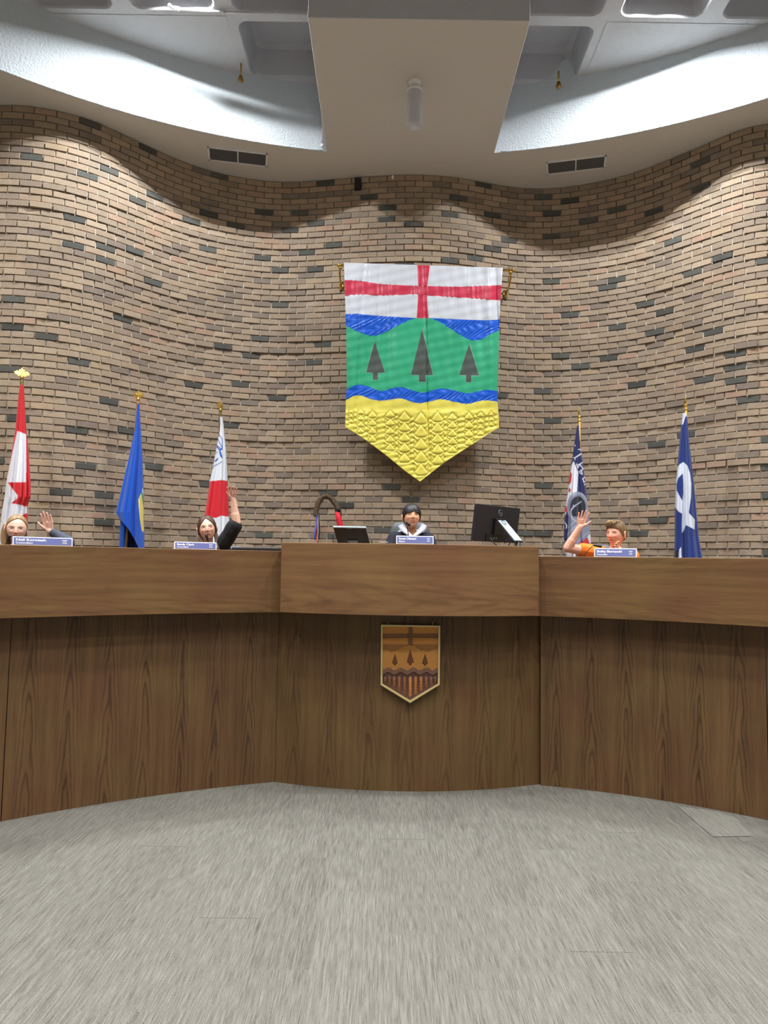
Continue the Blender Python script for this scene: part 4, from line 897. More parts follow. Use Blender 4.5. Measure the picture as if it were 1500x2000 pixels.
b=B(); aa=a0+ad*.12; rp=[aa+(ad.normalized()*math.cos(a)*.02+sd.normalized()*math.sin(a)*.013)+Vector((0,-.003,.002)) for a in np.linspace(0,2*PI,25)]; b.tube(rp,.0014,6,cap=False); b.build('arm_emblem',M['dark'],t,True)
B().tube([a1+Vector((0,.02,0)),Vector((a1.x,a1.y+.05,desk+.015))],.016,12).build('stand_post',M['black'],t,True)
B().box((a1.x-.02,a1.y+.06,desk+.007),(.24,.18,.012)).build('stand_base',M['silver'],t,bevel=.004)
for k,pts in enumerate(([(958,1050),(964,1060),(974,1068)],[(985,1062),(988,1056),(994,1052),(1001,1053),(1006,1060),(1006,1070)],[(992,1070),(996,1059),(1004,1057),(1012,1062),(1014,1070)])):
    t2=at(*pts[-1],YM-.05); tag(B().tube(catm:=[at(x_,y_,YM-.02*k) for x_,y_ in pts],.0035,6).build('cable',M['black'] if k else M['blackm'],t,True),None)
# tablet
psi=math.radians(24); lam=.56; ex=Vector((math.cos(psi),math.sin(psi),0)); nb=Vector((math.sin(psi),-math.cos(psi),0)); hd=Vector((-math.sin(psi),-math.cos(psi),0))
YT=5.1; TL=at(651,1030.5,YT); ex=Vector((1,.05,0)).normalized(); sl=(at(659,1058.5,YT+.10)-TL); eu=-sl.normalized(); Hm=sl.length*1.25
for Wm in np.arange(.15,.4,.002):
    if proj(TL+ex*Wm)[0]>=714: break
en=ex.cross(eu); en=en if en.y<0 else -en; eu2=eu
def pq(u,v,d=0): return TL+ex*(Wm*u)-eu*(Hm*v)+en*d
def slab(u0,u1,v0,v1,d0,d1,name,mat,bev=.002):
    b=B(); b.v=[tuple(pq(u,v,d)) for d in(d0,d1) for u,v in((u0,v0),(u1,v0),(u1,v1),(u0,v1))]; b.f=[(0,1,2,3),(7,6,5,4),(0,4,5,1),(1,5,6,2),(2,6,7,3),(3,7,4,0)]; b.m=[0]*6; return b.build(name,mat,t,bevel=bev)
t=thing('tablet','black tablet computer tilted back on a silver foot, left of the mayor seat','tablet',(pq(.5,1).x,pq(.5,1).y,desk)); t['label']='black tablet computer tilted back on a silver foot beside the ribboned crook'
slab(0,1,0,1,0,-.012,'shell',M['black']); slab(-.005,1.015,-.035,.02,.002,-.014,'rim',M['silver']); slab(1.0,1.02,0,1,.001,-.013,'side_rim',M['silver']); slab(.42,.58,.02,.04,.001,.003,'speaker_slot',M['silver'],0)
slab(.33,.66,.66,1.0,.003,.006,'foot_plate',M['silver']); 
place_text('VOIT',.018,'foot_lettering',M['white'],t,pq(.42,.82,.0065),ex,eu,en,.05)
qf=pq(.5,1); B().box((qf.x,qf.y+.03,desk+.006),(.16,.14,.012)).build('foot',M['silver'],t,bevel=.002)
for kk,pts in enumerate(([(648,1040),(650,1048),(652,1066)],[(722,1048),(726,1060),(724,1068)])): B().tube([at(a_,b_,YT+.05) for a_,b_ in pts],.003,6).build('cable',M['black'],t,True)
q=at(504,1073,5.05); t=thing('closed_laptop','thin dark grey laptop lying closed on the left desk','laptop',(q.x,q.y,q.z-.02))
B().box(q,(.33,.22,.016)).build('body',M['blackm'],t,bevel=.003); B().box(q+Vector((0,-.002,.0095)),(.326,.216,.005)).build('lid',simple('slate_lid',(86,90,98),.4,.4),t,bevel=.002)
q=Vector((q.x,q.y,0)); B().box((q.x,q.y,(DT-.24+at(504,1074.5,5.05).z)/2-.005),(.30,.18,max(.01,at(504,1074.5,5.05).z-(DT-.24)-.012))).build('riser',M['black'],t)
q=at(749,1059,5.0); tag(B().box((q.x,q.y,CT+.004 if 0 else q.z),(.06,.09,.004)).build('paper',simple('white_paper',(238,236,230),.8),None),'small white paper at the elbow of the child in the hoodie','paper')
# ---------------------------------------------------------------- ribboned crook
def resample3(c,n):
    d=np.r_[0,np.cumsum(np.linalg.norm(np.diff(c,axis=0),axis=1))]; q=np.linspace(0,d[-1],n); return np.stack([np.interp(q,d,c[:,i]) for i in range(3)],-1)
YC=wallY_at(640,1000)-.22; P=[(663,1006),(661,998),(657,988),(651,978),(644,971),(635,969),(627,974),(621,984),(618,996),(617,1006)]
Pw=[at(x_,y_,YC) for x_,y_ in P]; ft=Vector((at(660,1030,YC).x,YC,PL)); t=thing('ribboned_crook','fur wrapped crook staff with a red wrap and hanging coloured ribbons','staff',ft)
b=B(); c_=catmull([tuple(p) for p in Pw],8); c_=resample3(c_,90); rr=[.025+.004*mnoise.noise(Vector((i*.35,2,1))) for i in range(len(c_))]; b.tube(c_,rr,16); 
r3=random.Random(4)
for p in c_:
    for k in range(42):
        th=r3.uniform(0,2*PI); d=Vector((math.cos(th),r3.uniform(-.9,.6),math.sin(th))).normalized(); p0=Vector(p)+d*.019+Vector((0,0,r3.uniform(-.008,.008))); e=p0+d*r3.uniform(.005,.012)+Vector((r3.uniform(-.014,.014),0,r3.uniform(-.016,.010))); s=d.orthogonal().normalized()*.004
        b.add([p0-s,p0+s,e],[(0,1,2)])
o=b.build('fur_crook',colmat('fur',.9),t,recalc=False); me=o.data; cc2=np.array([V((92,76,58))*r3.uniform(.55,1.45) for _ in me.vertices]); setcol(o,cc2)
q0=at(659,999,YC); q1=at(665.5,1032,YC); B().tube([q0,(q0+q1)/2,q1,Vector((q1.x+.01,YC,q1.z-.25))],[.030,.030,.031,.03],14).build('red_wrap',simple('red_cloth',(222,24,52),.7,bump=.6,bscale=60),t,True)
B().tube([Vector((q1.x+.01,YC,q1.z-.2)),ft],.012,8).build('staff',M['pole'],t,True); B().lathe(ft,[(.12,0),(.12,.02),(.03,.04),(.02,.08)],16).build('floor_stand',M['pole'],t,True)
B().tube([at(659,994,YC),at(661,1000,YC)],.032,12).build('dark_binding',M['dark'],t,True)
for k,(cc3,x0,x1,yb_) in enumerate(((( 62,72,170),619,615.5,1055),((206,44,44),620.5,618.5,1056),((236,110,70),621.5,619.5,1057),((236,220,200),622.5,621.5,1055),((44,40,60),623.5,622.5,1054),((90,110,200),618.5,614.5,1050))):
    b=B(); n=14; vs=[]
    for i in range(n):
        f=i/(n-1); c3=at(x0+(x1-x0)*f+.6*math.sin(f*6+k),1002+(yb_-1002)*f,YC-.004*k+.004*math.sin(f*8+k)); hw=.008+.002*math.sin(f*5+k); vs+=[c3+Vector((-hw,0,0)),c3+Vector((hw,.004,0)),c3+Vector((hw,.006,0)),c3+Vector((-hw,.002,0))]
    b.add(vs,[(4*i+a,4*i+4+a,4*i+4+(a+1)%4,4*i+(a+1)%4) for i in range(n-1) for a in range(4)]); b.build('ribbon',simple('ribbon',cc3,.5),t,True)
# ---------------------------------------------------------------- people
HZ=.105
def head_surf(th,ph,jaw=1.0):
    z=np.cos(ph); r=np.sin(ph); rr=np.where(z<0,r**.78,r**.92)
    a=.0715*(1-.26*jaw*np.clip(-z,0,1)**1.35); fr=-np.cos(th)          # fr=-1 front
    x=a*rr*np.sign(np.sin(th))*np.abs(np.sin(th))**.92
    bf=.086-.006*np.clip(-z,0,1); bb=.100*(1-.42*SM(.1,.9,-z))
    y=np.where(fr<0,bf,bb)*rr*fr
    Z=HZ*z; X=x
    f=SM(0,.35,-fr)
    g=lambda cx,cz,wx,wz: np.exp(-((X-cx)/wx)**2-((Z-cz)/wz)**2)
    d=0*X
    d-=.020*np.exp(-(X/.0092)**2)*np.where(Z>-.022,np.exp(-((Z+.022)/.030)**2),np.exp(-((Z+.022)/.008)**2))   # nose
    d-=.006*(g(-.0105,-.024,.006,.007)+g(.0105,-.024,.006,.007))
    d+=.0075*(g(-.031,.006,.015,.011)+g(.031,.006,.015,.011))
    d-=.0035*(g(-.030,.024,.020,.007)+g(.030,.024,.020,.007))
    d-=.005*(g(-.040,-.022,.017,.017)+g(.040,-.022,.017,.017))
    d-=.0058*np.exp(-(X/.019)**2)*(np.exp(-((Z+.0465)/.0045)**2)+np.exp(-((Z+.0565)/.005)**2)); d+=.004*np.exp(-(X/.022)**2-((Z+.0515)/.0018)**2)
    d+=.003*g(0,-.067,.016,.006); d-=.006*g(0,-.086,.018,.012)
    return X,y+d*f,Z
def head_mesh(nu=150,nv=120):
    th=np.linspace(-PI,PI,nu,endpoint=False); ph=np.linspace(.02,PI-.02,nv); T,P_=np.meshgrid(th,ph); return T,P_
def hand(b,w,Fd,Td,L,spread=.12,curl=(.12,.1,.1,.15),thumb=.9,rad=1.0,palmbend=0):
    """w wrist, Fd finger direction, Td direction of the thumb side; palm normal = N"""
    Fd=Fd.normalized(); Td=(Td-Fd*Td.dot(Fd)).normalized(); N=Td.cross(Fd).normalized()
    if N.y>0: N=-N
    k=L/.15*rad; r=.0083*k; pl_=L*.48; hw=L*.235
    roots=[]
    for i,(lf,of) in enumerate(((.385,.93),(.43,.34),(.40,-.27),(.31,-.85))):
        root=w+Fd*(pl_*(1.0-.06*abs(i-1)))+Td*(hw*of); roots.append(root)
        b.cap(w+Td*(hw*of*.55)+Fd*.008,root,.0120*k,.0090*k,10)
        ang=spread*of*1.0; d=(Fd*math.cos(ang)+Td*math.sin(ang)).normalized(); p=root; c=curl[i]
        for s,(q,r0,r1) in enumerate(((.46,1.0,.94),(.30,.94,.86),(.24,.86,.74))):
            d2=(d*math.cos(c*(s+.6))+N*math.sin(c*(s+.6))).normalized(); e=p+d2*(L*lf*q*1.08); b.cap(p,e,r*r0*(.9 if i==3 else 1),r*r1*(.9 if i==3 else 1),10); p=e
    b.cap(w,w+Fd*pl_*.8,.013*k,.0125*k,10)
    t0=w+Fd*(pl_*.18)+Td*(hw*.55)+N*.004; td=(Fd*math.cos(thumb)+Td*math.sin(thumb)+N*.25).normalized(); t1=t0+td*(L*.24); td2=(td*.85+Fd*.45).normalized()
    b.cap(w+Fd*.01,t0,.012*k,.0125*k,9); b.cap(t0,t1,.0122*k,.0095*k,9); b.cap(t1,t1+td2*(L*.15),.0092*k,.0085*k,9); b.cap(t1+td2*(L*.15),t1+td2*(L*.26),.0085*k,.0066*k,9)
def limb(b,pts,rs,n=12):
    for i in range(len(pts)-1): b.cap(pts[i],pts[i+1],rs[i],rs[i+1],n)
def clothify(b,voxel,amp,scale,seed=0,sm=3):
    r=remesh(b,voxel,sm); out=[]
    for v in r.v:
        p=Vector(v); n=mnoise.noise(p*scale+Vector((seed,0,0)))+.5*mnoise.noise(Vector((p.x*scale*2.2,p.y*scale*2.2,p.z*scale*.9+seed)))
        out.append((p.x+n*amp,p.y+n*amp*.6-abs(n)*amp*.5,p.z+n*amp*.3))
    r.v=out; return r
def person(label,hc,scale,yaw,pitch,roll,skin,hairc,hairline,hairthick,ziris,gaze,lip,plat,arms,top,topcol,sleeves,trouser,brow,blush=.25,earvis=(1,1),hair_extra=None,torso_w=1.0,extra=None,wave=1.0,notch=None,edge=.7,squint=1.0):
    R=Matrix.Rotation(yaw,3,'Z')@Matrix.Rotation(-pitch,3,'X')@Matrix.Rotation(roll,3,'Y'); Rn=np.array(R); s=scale
    hc=Vector(hc); seat=hc.z+HZ*s-.74*s/0.95; seat=max(seat,plat+.40)
    hip=Vector((hc.x,hc.y+.06,seat+.09)); root=thing('person',label,'person',(hip.x,hip.y,plat))
    H=lambda p: hc+R@(Vector(p)*s)
    nb_=Vector((hc.x,hc.y+.035,hc.z-.155*s)); 
    shz=nb_.z-.035; shL=Vector((hc.x-.135*torso_w,hc.y+.04,shz)); shR=Vector((hc.x+.135*torso_w,hc.y+.04,shz))
    # ---- body skin mesh
    b=B(); b.cap(H((0,.018,-.045)),nb_,.043*s,.047*s,16); b.cap(nb_,nb_+Vector((0,0,-.06)),.05,.07)
    b.cap(shL,shR,.048,.048); 
    for sx in(-1,1): b.cap(Vector((hc.x+sx*.06,hc.y+.04,shz-.05)),Vector((hip.x+sx*.055,hip.y,hip.z)),.078,.082)
    feet=[]
    for sx in(-1,1):
        kn=Vector((hip.x+sx*.10,hip.y-.34,seat+.05)); an=Vector((hip.x+sx*.11,hip.y-.30,plat+.075)); feet.append((kn,an))
        limb(b,[Vector((hip.x+sx*.08,hip.y,seat+.08)),kn,an],[.072,.052,.034]); b.cap(an,an+Vector((0,-.12,-.04)),.03,.028)
    for k,a in enumerate(arms):
        sh=shL if a['side']<0 else shR; sh=a.get('sh',sh); limb(b,[sh,a['elbow'],a['wrist']],[.046,.034,.0225*a.get('rk',1)]); b.cap(a['elbow'],a['elbow']+(a['wrist']-a['elbow'])*.35,.035,.033)
        if a.get('hand'): hand(b,a['wrist'],**a['hand'])
    body=remesh(b,.0030,2)
    nbv=len(body.v)
    T,P_=head_mesh(); X,Y,Z=head_surf(T,P_); Hl=np.stack([X,Y,Z],-1).reshape(-1,3); Hw=(Hl*s)@Rn.T+np.array(hc); ny,nx=T.shape
    idx=np.arange(nx*ny).reshape(ny,nx); q=np.stack([idx[:-1],idx[1:],np.roll(idx[1:],-1,1),np.roll(idx[:-1],-1,1)],-1).reshape(-1,4)
    body.add([tuple(v) for v in Hw],[tuple(f) for f in q]+[tuple(idx[0]),tuple(idx[-1][::-1])])
    # ears
    for k,sx in enumerate((-1,1)):
        if not earvis[k]: continue
        e=B(); eR=Matrix.Rotation(sx*.35,3,'Z')@Matrix.Rotation(.15,3,'X')
        nE=24; ring=[]
        for (kk,off,inn) in ((1.0,0,0),(1.08,.006,0),(1.0,.011,0),(.74,.008,1),(.45,.002,1)):
            for i in range(nE):
                a=2*PI*i/nE; yy=.0165*kk*math.cos(a)*(1-.25*(math.sin(a)<0)*abs(math.sin(a))); zz=.031*kk*math.sin(a)
                p=Vector((sx*off,yy,zz)); ring.append(H(Vector((sx*.0745,.010,-.006))+eR@p))
        fs=[(r_*nE+i,r_*nE+(i+1)%nE,(r_+1)*nE+(i+1)%nE,(r_+1)*nE+i) for r_ in range(4) for i in range(nE)]+[tuple(4*nE+i for i in range(nE))]
        body.add(ring,fs)
    o=body.build('body',M['skin'],root,True)
    # colours of skin, lips, brows
    n=len(o.data.vertices); co_=np.zeros(n*3); o.data.vertices.foreach_get('co',co_); co_=co_.reshape(-1,3)+np.array(root.location)
    loc=((co_-np.array(hc))@Rn)/s; lx,ly,lz=loc.T; isf=((np.arange(n)>=nbv)&(ly<-.03)).astype(float)
    c=np.tile(V(skin),(n,1)); redt=np.array([1.0,.72,.68])
    def mixc(m,cc): 
        nonlocal c
        c=c*(1-m[:,None])+cc*m[:,None]
    ck=np.exp(-((np.abs(lx)-.040)/.018)**2-((lz+.026)/.016)**2)*isf*blush*2.2; mixc(np.clip(ck,0,.8),V(skin)*redt)
    mixc(np.clip(np.exp(-(lx/.012)**2-((lz+.022)/.010)**2)*isf*blush,0,1),V(skin)*redt)
    lipw=.0225-.55*np.clip(np.abs(lz+.0515)-.001,0,1)*1.2; lm=np.clip((lipw-np.abs(lx))/.003,0,1)*np.clip((.0082-np.abs(lz+.0515))/.002,0,1)*isf; mixc(lm*.8,V(lip))
    mixc(np.exp(-((lz+.0515)/.0013)**2)*np.clip((.022-np.abs(lx))/.003,0,1)*isf*.75,V((110,50,46)))
    mixc((np.exp(-((np.abs(lx)-.0065)/.0028)**2-((lz+.0305)/.0022)**2))*isf*.6,V((120,66,56)))
    bz=.0235+.0035*np.sin(np.clip((np.abs(lx)-.014)/.030,0,1)*PI); mixc(np.exp(-((lz-bz)/.0036)**2)*np.clip((np.abs(lx)-.012)/.004,0,1)*np.clip((.046-np.abs(lx))/.005,0,1)*isf*min(1,brow[1]+.3),V(brow[0])*.75)
    mixc(np.exp(-((np.abs(lx)-.031)/.014)**2-((lz-.006)/.009)**2)*isf*.32,V(skin)*np.array([.72,.55,.5]))  # eye-socket shading painted into the skin colour
    # palms and fingers a little pinker
    for a in arms:
        if a.get('hand'):
            dd=np.linalg.norm(co_-np.array(a['wrist']+a['hand']['Fd'].normalized()*a['hand']['L']*.75),axis=1); mixc(np.clip(1-dd/(a['hand']['L']*.55),0,1)*.45,V(skin)*np.array([1.0,.78,.76]))
    setcol(o,c)
    # eyes
    for sx in(-1,1):
        ex_,ez_=sx*.031,.0055; ph=math.acos(ez_/HZ); th=math.asin(min(1,abs(ex_)/(.0715*math.sin(ph)**.92))**(1/.92))*sx
        X1,Y1,Z1=head_surf(np.array([th]),np.array([ph])); yb=float(Y1[0])
        U_,V_=np.meshgrid(np.linspace(-1,1,25),np.linspace(-1,1,17)); rr=U_**2+V_**2
        ex2=U_*.0128; ez2=V_*.0058*squint*np.sqrt(np.clip(1-U_**2*.92,0,1))+.0012*sx*U_; ey2=-.0052*np.sqrt(np.clip(1-rr*.6,0,1))
        gx,gz=gaze; di=np.hypot(ex2-gx,ez2-gz); cw=np.broadcast_to(V((226,220,216)),U_.shape+(3,)); cw=lerpc(cw,np.broadcast_to(V(ziris),cw.shape),np.clip((.0064-di)/.0008,0,1)); cw=lerpc(cw,np.broadcast_to(V((10,9,9)),cw.shape),np.clip((.0026-di)/.0008,0,1))
        cw=lerpc(cw,np.broadcast_to(V((60,36,30)),cw.shape),np.clip((V_-.5)/.2,0,1))
        W_=np.stack([ex2+ex_,ey2+yb+.0022,ez2+ez_],-1).reshape(-1,3)*s@Rn.T+np.array(hc); W_=W_.reshape(U_.shape+(3,))
        gridobj('eye',W_[...,0],W_[...,1],W_[...,2],cw,M['eye'],root,True,.002)
    # hair cap
    nu,nv=200,60; th=np.linspace(-PI,PI,nu,endpoint=False); tab=np.array(hairline); 
    deg=np.degrees(th); ln=np.interp(np.abs(deg),tab[:,0],tab[:,1]) if tab[0,0]>=0 else np.interp(deg,tab[:,0],tab[:,1])
    if notch: ln=ln+notch[1]*np.exp(-((deg-notch[0])/notch[2])**2)
    ln=ln+.0016*wave*np.sin(th*53)+.0012*wave*np.sin(th*31+1)
    vv=np.linspace(0,1,nv); PH=.02+vv[:,None]*(np.arccos(np.clip(ln/HZ,-.97,.97))[None,:]-.02); TH=np.broadcast_to(th,PH.shape)
    X,Y,Z=head_surf(TH,PH); nrm=np.stack([X/.0735,Y/.095,(Z+.0)/HZ],-1); nrm/=np.linalg.norm(nrm,axis=-1,keepdims=True)
    rnd=np.random.RandomState(int(abs(hc.x)*100)); streak=np.interp(np.arange(nu),np.arange(nu),rnd.normal(size=nu)); 
    th_=hairthick*(1-edge*vv[:,None]**4)+.0011*wave*np.sin(TH*47+vv[:,None]*2)*vv[:,None]+.0009*wave*np.sin(TH*83+5*vv[:,None])
    Pn=np.stack([X,Y,Z],-1)+nrm*th_[...,None]; Wd=(Pn.reshape(-1,3)*s)@Rn.T+np.array(hc); Wd=Wd.reshape(Pn.shape); Wd=np.concatenate([Wd,Wd[:,:1]],1)
    hcol=V(hairc)[None,None,:]*(1+.28*streak[None,:,None]*np.ones((nv,1,1)))*(1.0+.15*np.sin(vv*9)[:,None,None]); hcol=np.clip(np.concatenate([hcol,hcol[:,:1]],1),0.002,1)
    gridobj('hair',Wd[...,0],Wd[...,1],Wd[...,2],hcol,M['hair'],root,True,.004*s)
    if hair_extra: hair_extra(H,root,s)
    # clothes
    b=B(); b.cap(shL,shR,.060,.060); b.cap(nb_+Vector((0,.01,-.03)),nb_+Vector((0,.01,-.08)),.062,.085)
    for sx in(-1,1):
        b.cap(Vector((hc.x+sx*.058,hc.y+.04,shz-.06)),Vector((hip.x+sx*.055,hip.y,hip.z)),.092,.097); b.cap(nb_+Vector((sx*.02,.005,-.015)),(shL if sx<0 else shR),.046,.060)
    for a in arms:
        sh=a.get('sh',shL if a['side']<0 else shR); k=a['sleeve']; 
        if k<1: b.cap(sh,sh+(a['elbow']-sh)*k,.062,.058)
        else:
            f=k-1; e2=a['elbow']+(a['wrist']-a['elbow'])*f; limb(b,[sh,a['elbow']],[.062,.050]); 
            if f>0: limb(b,[a['elbow'],e2],[.050,a.get('cuff',.036)])
    cl=clothify(b,.0062,.006,14,hc.x*7); oc=cl.build(top,topcol,root,True)
    b=B(); b.cap(Vector((hip.x-.06,hip.y,hip.z)),Vector((hip.x+.06,hip.y,hip.z)),.100,.100)
    for sx,(kn,an) in zip((-1,1),feet): limb(b,[Vector((hip.x+sx*.08,hip.y,seat+.085)),kn,an+Vector((0,0,.02))],[.086,.066,.052])
    clothify(b,.009,.006,10,2).build('trousers',trouser,root,True)
    b=B()
    for kn,an in feet: b.cap(an+Vector((0,.03,-.035)),an+Vector((0,-.13,-.042)),.038,.033)
    remesh(b,.008,1).build('shoes',M['black'],root,True)
    if extra: extra(H,root,s,nb_,shL,shR,R)
    return root,seat
def chair(x,y,yaw,seat,plat,label,backtop,w=.44):
    t=thing('office_chair',label,'chair',(x,y,plat),'office chairs behind the dais'); Rz=Matrix.Rotation(yaw,3,'Z'); L=lambda a,b_,c: Vector((x,y,0))+Rz@Vector((a,b_,0))+Vector((0,0,c))
    # upholstered seat and back, rounded
    def pad(name,c,sx,sy,sz,R,mat=M['leather'],top_taper=1.0):
        n,m=20,10; b=B(); vs=[]
        U_=np.linspace(-PI/2,PI/2,m); T_=np.linspace(0,2*PI,n*2,endpoint=False)
        sg=lambda v,e: np.sign(v)*abs(v)**e
        for u in U_:
            for a in T_:
                p=Vector((sx/2*sg(math.cos(u),.35)*sg(math.cos(a),.35),sy/2*sg(math.sin(u),.6),sz/2*sg(math.cos(u),.35)*sg(math.sin(a),.35)))
                p.x*=1-(1-top_taper)*max(0,p.z/(sz/2)); vs.append(c+R@p)
        k=n*2; b.add(vs,[(i*k+j,i*k+(j+1)%k,(i+1)*k+(j+1)%k,(i+1)*k+j) for i in range(m-1) for j in range(k)]); return b.build(name,mat,t,True)
    pad('seat',L(0,-.02,seat-.05),w+.04,.10,.46,Rz@Matrix.Rotation(PI/2,3,'X'))
    hb=backtop-(seat+.06); pad('backrest',L(0,.27,seat+.06+hb/2),w,.09,hb,Rz@Matrix.Rotation(-.10,3,'X'),top_taper=.86)
    B().tube([L(0,.05,seat-.10),L(0,.30,seat-.08),L(0,.31,seat+.2)],.018,8).build('back_bracket',M['black'],t,True)
    B().tube([L(0,0,seat-.09),L(0,0,plat+.08)],.026,12).build('gas_column',M['silver'],t,True)
    for k in range(5):
        a=2*PI*k/5+.3; e=L(.25*math.cos(a),.25*math.sin(a),plat+.065); B().tube([L(0,0,plat+.09),e],[.025,.014],8).build('base_leg',M['black'],t,True); bl_=t.children[-1]
        B().lathe((e.x,e.y,plat+.026),[(.026,-.012),(.026,.012)],14,axis=(math.cos(a+1.57),math.sin(a+1.57),0)).build('caster',M['black'],bl_,True)
    for sx in(-1,1): B().tube([L(sx*.24,.05,seat-.07),L(sx*.27,.05,seat+.10),L(sx*.27,-.03,seat+.17),L(sx*.27,.17,seat+.17)],.014,8).build('armrest',M['black'],t,True)
    return t
Pd=.66
def lock(H,root,pts,r,cols,name='hair_lock'):
    b=B(); c_=catmull(pts,8); n=len(c_); P=[H(p) for p in c_]; rr=[r*(.5+.5*math.sin(PI*min(1,.25+.75*i/n)))*(1-.5*(i/n)**3) for i in range(n)]
    b.tube(P,rr,14); o=b.build(name,M['hair'],root,True); rs_=np.random.RandomState(3); k=np.tile(rs_.normal(1,.2,14),n); setcol(o,np.clip(V(cols)[None,:]*k[:,None],0,1))
# -- child at far left, fair hair
def he1(H,root,s):
    lock(H,root,[(-.062,.02,.03),(-.075,.035,-.02),(-.078,.03,-.08),(-.072,.012,-.14),(-.07,0,-.20)],.032,(140,112,78))
    lock(H,root,[(-.04,.07,.02),(-.05,.085,-.06),(-.05,.07,-.14),(-.05,.05,-.21)],.042,(134,106,74)); lock(H,root,[(.03,.075,.0),(.04,.075,-.08),(.045,.06,-.15)],.038,(120,94,66))
Y1=5.0; hc1=at(32.5,1033,Y1)
e1=at(131,1060,4.93); w1=at(97.5,1036.5,4.90)
topA=simple('slate_plaid_shirt',(62,70,84),.85,var=.4,vscale=60,bump=.15,bscale=300); trA=simple('denim',(50,58,80),.8,var=.2)
r_,st1=person('child with long fair hair raising a palm beside the red and white flag',hc1,.89,.42,-.10,.03,(228,186,168),(150,122,86),[(-180,-.09),(-130,-.08),(-108,-.03),(-98,.012),(-84,.030),(-70,.040),(-50,.056),(-25,.073),(0,.084),(25,.083),(45,.074),(60,.058),(75,.038),(90,.02),(105,-.02),(130,-.08),(180,-.09)],.007,(84,90,100),(.0025,-.003),(196,120,112),PL,
 [dict(side=1,elbow=e1,wrist=w1,sleeve=1.80,cuff=.033,sh=hc1+Vector((.15,.04,-.20)),hand=dict(Fd=at(89,1000,4.87)-w1,Td=Vector((-1,0,.15)),L=.142,spread=.05,curl=(.08,.06,.08,.12),thumb=.75)),
  dict(side=-1,elbow=hc1+Vector((-.17,-.02,-.40)),wrist=hc1+Vector((-.02,-.22,-.42)),sleeve=1.8,hand=dict(Fd=Vector((.8,-.6,-.1)),Td=Vector((0,0,1)),L=.14))],
 'shirt',topA,None,trA,((128,98,74),.45),.22,(1,0),he1,.95,wave=.45,edge=.93,squint=.62)
# -- girl with braids
def he2(H,root,s):
    for sx,pts in((-1,[(-.062,.02,-.03),(-.066,.0,-.075),(-.060,-.03,-.115),(-.055,-.045,-.16),(-.055,-.05,-.21)]),(1,[(.060,.02,-.03),(.068,.0,-.07),(.070,-.02,-.11),(.068,-.04,-.155),(.066,-.05,-.20)])):
        c_=catmull(pts,6); b=B(); cl=[]
        rs_=np.random.RandomState(5)
        for i,p in enumerate(c_[::2]):
            for q in(-1,1): 
                n0=len(b.v); b.ell(H((p[0]+q*.0065,p[1],p[2]-(.004 if q>0 else 0))),(.0115,.011,.0125),10,8,R=Matrix.Rotation(q*.6,3,'Y')); cl+=[V((92,64,44))*rs_.uniform(.6,1.35)]*(len(b.v)-n0)
        o=b.build('braid',M['hair'],root,True); setcol(o,np.array(cl))
    lock(H,root,[(-.052,-.035,.04),(-.067,-.012,.0),(-.070,.01,-.04)],.016,(84,58,42)); lock(H,root,[(.052,-.035,.04),(.067,-.012,.0),(.068,.01,-.04)],.015,(84,58,42))
def ex2_(H,root,s,nb_,shL,shR,R):
    p=at(422.5,1068,nb_.y-.13); b=B(); n=10
    pts=[(-5,-3.2),(-3.2,-.8),(-1,.9),(1.5,.4),(4.5,-2.0)]
    def P2(a,b_): return at(421.5+a,1069+b_,nb_.y-.125)
    poly=[(-4.2,-3.0),(-3.6,.4),(-1.8,1.8),(.3,1.2),(4.8,-3.2),(-.4,-.6),(-2.6,-.6)]
    b.v=[tuple(P2(*q)) for q in poly]+[tuple(P2(*q)+Vector((0,.004,0))) for q in poly]; n=len(poly); b.f=[tuple(range(n)),tuple(range(2*n-1,n-1,-1))]+[(i,(i+1)%n,n+(i+1)%n,n+i) for i in range(n)]; b.m=[0]*len(b.f); b.build('chest_mark',M['white'],root)
    b=B(); b.cap(nb_+Vector((-.052,-.028,.014)),nb_+Vector((-.015,-.058,-.012)),.013,.013); b.build('collar',M['white'],root,True)
Y2=5.45; hc2=at(404.5,1033,Y2); e2=at(461.5,1021,5.42); w2=at(455.5,975,5.40)
blk=simple('black_knit',(17,18,22),.85,bump=.15,bscale=300)
r_,st2=person('girl with brown braids and black top stretching one arm straight up',hc2,.875,.24,.05,-.16,(230,184,164),(72,48,33),[(0,.090),(10,.080),(25,.066),(42,.044),(58,.014),(70,-.016),(80,-.034),(92,-.035),(110,-.06),(180,-.08)],.0105,(60,40,28),(.0035,.001),(196,108,104),PL,
 [dict(side=1,elbow=e2,wrist=w2,sleeve=.84,cuff=.050,sh=at(437,1062,5.47),hand=dict(Fd=at(454,955,5.36)-w2,Td=Vector((-1,-.1,0)),L=.125,spread=.20,curl=(.16,.14,.14,.12),thumb=.55)),
  dict(side=-1,elbow=hc2+Vector((-.17,-.03,-.40)),wrist=hc2+Vector((-.04,-.22,-.42)),sleeve=1.8,hand=dict(Fd=Vector((.8,-.6,-.1)),Td=Vector((0,0,1)),L=.14))],
 'black_top',blk,None,trA,((80,54,40),.55),.28,(1,1),he2,.95,ex2_,.5,None,.9,.95)
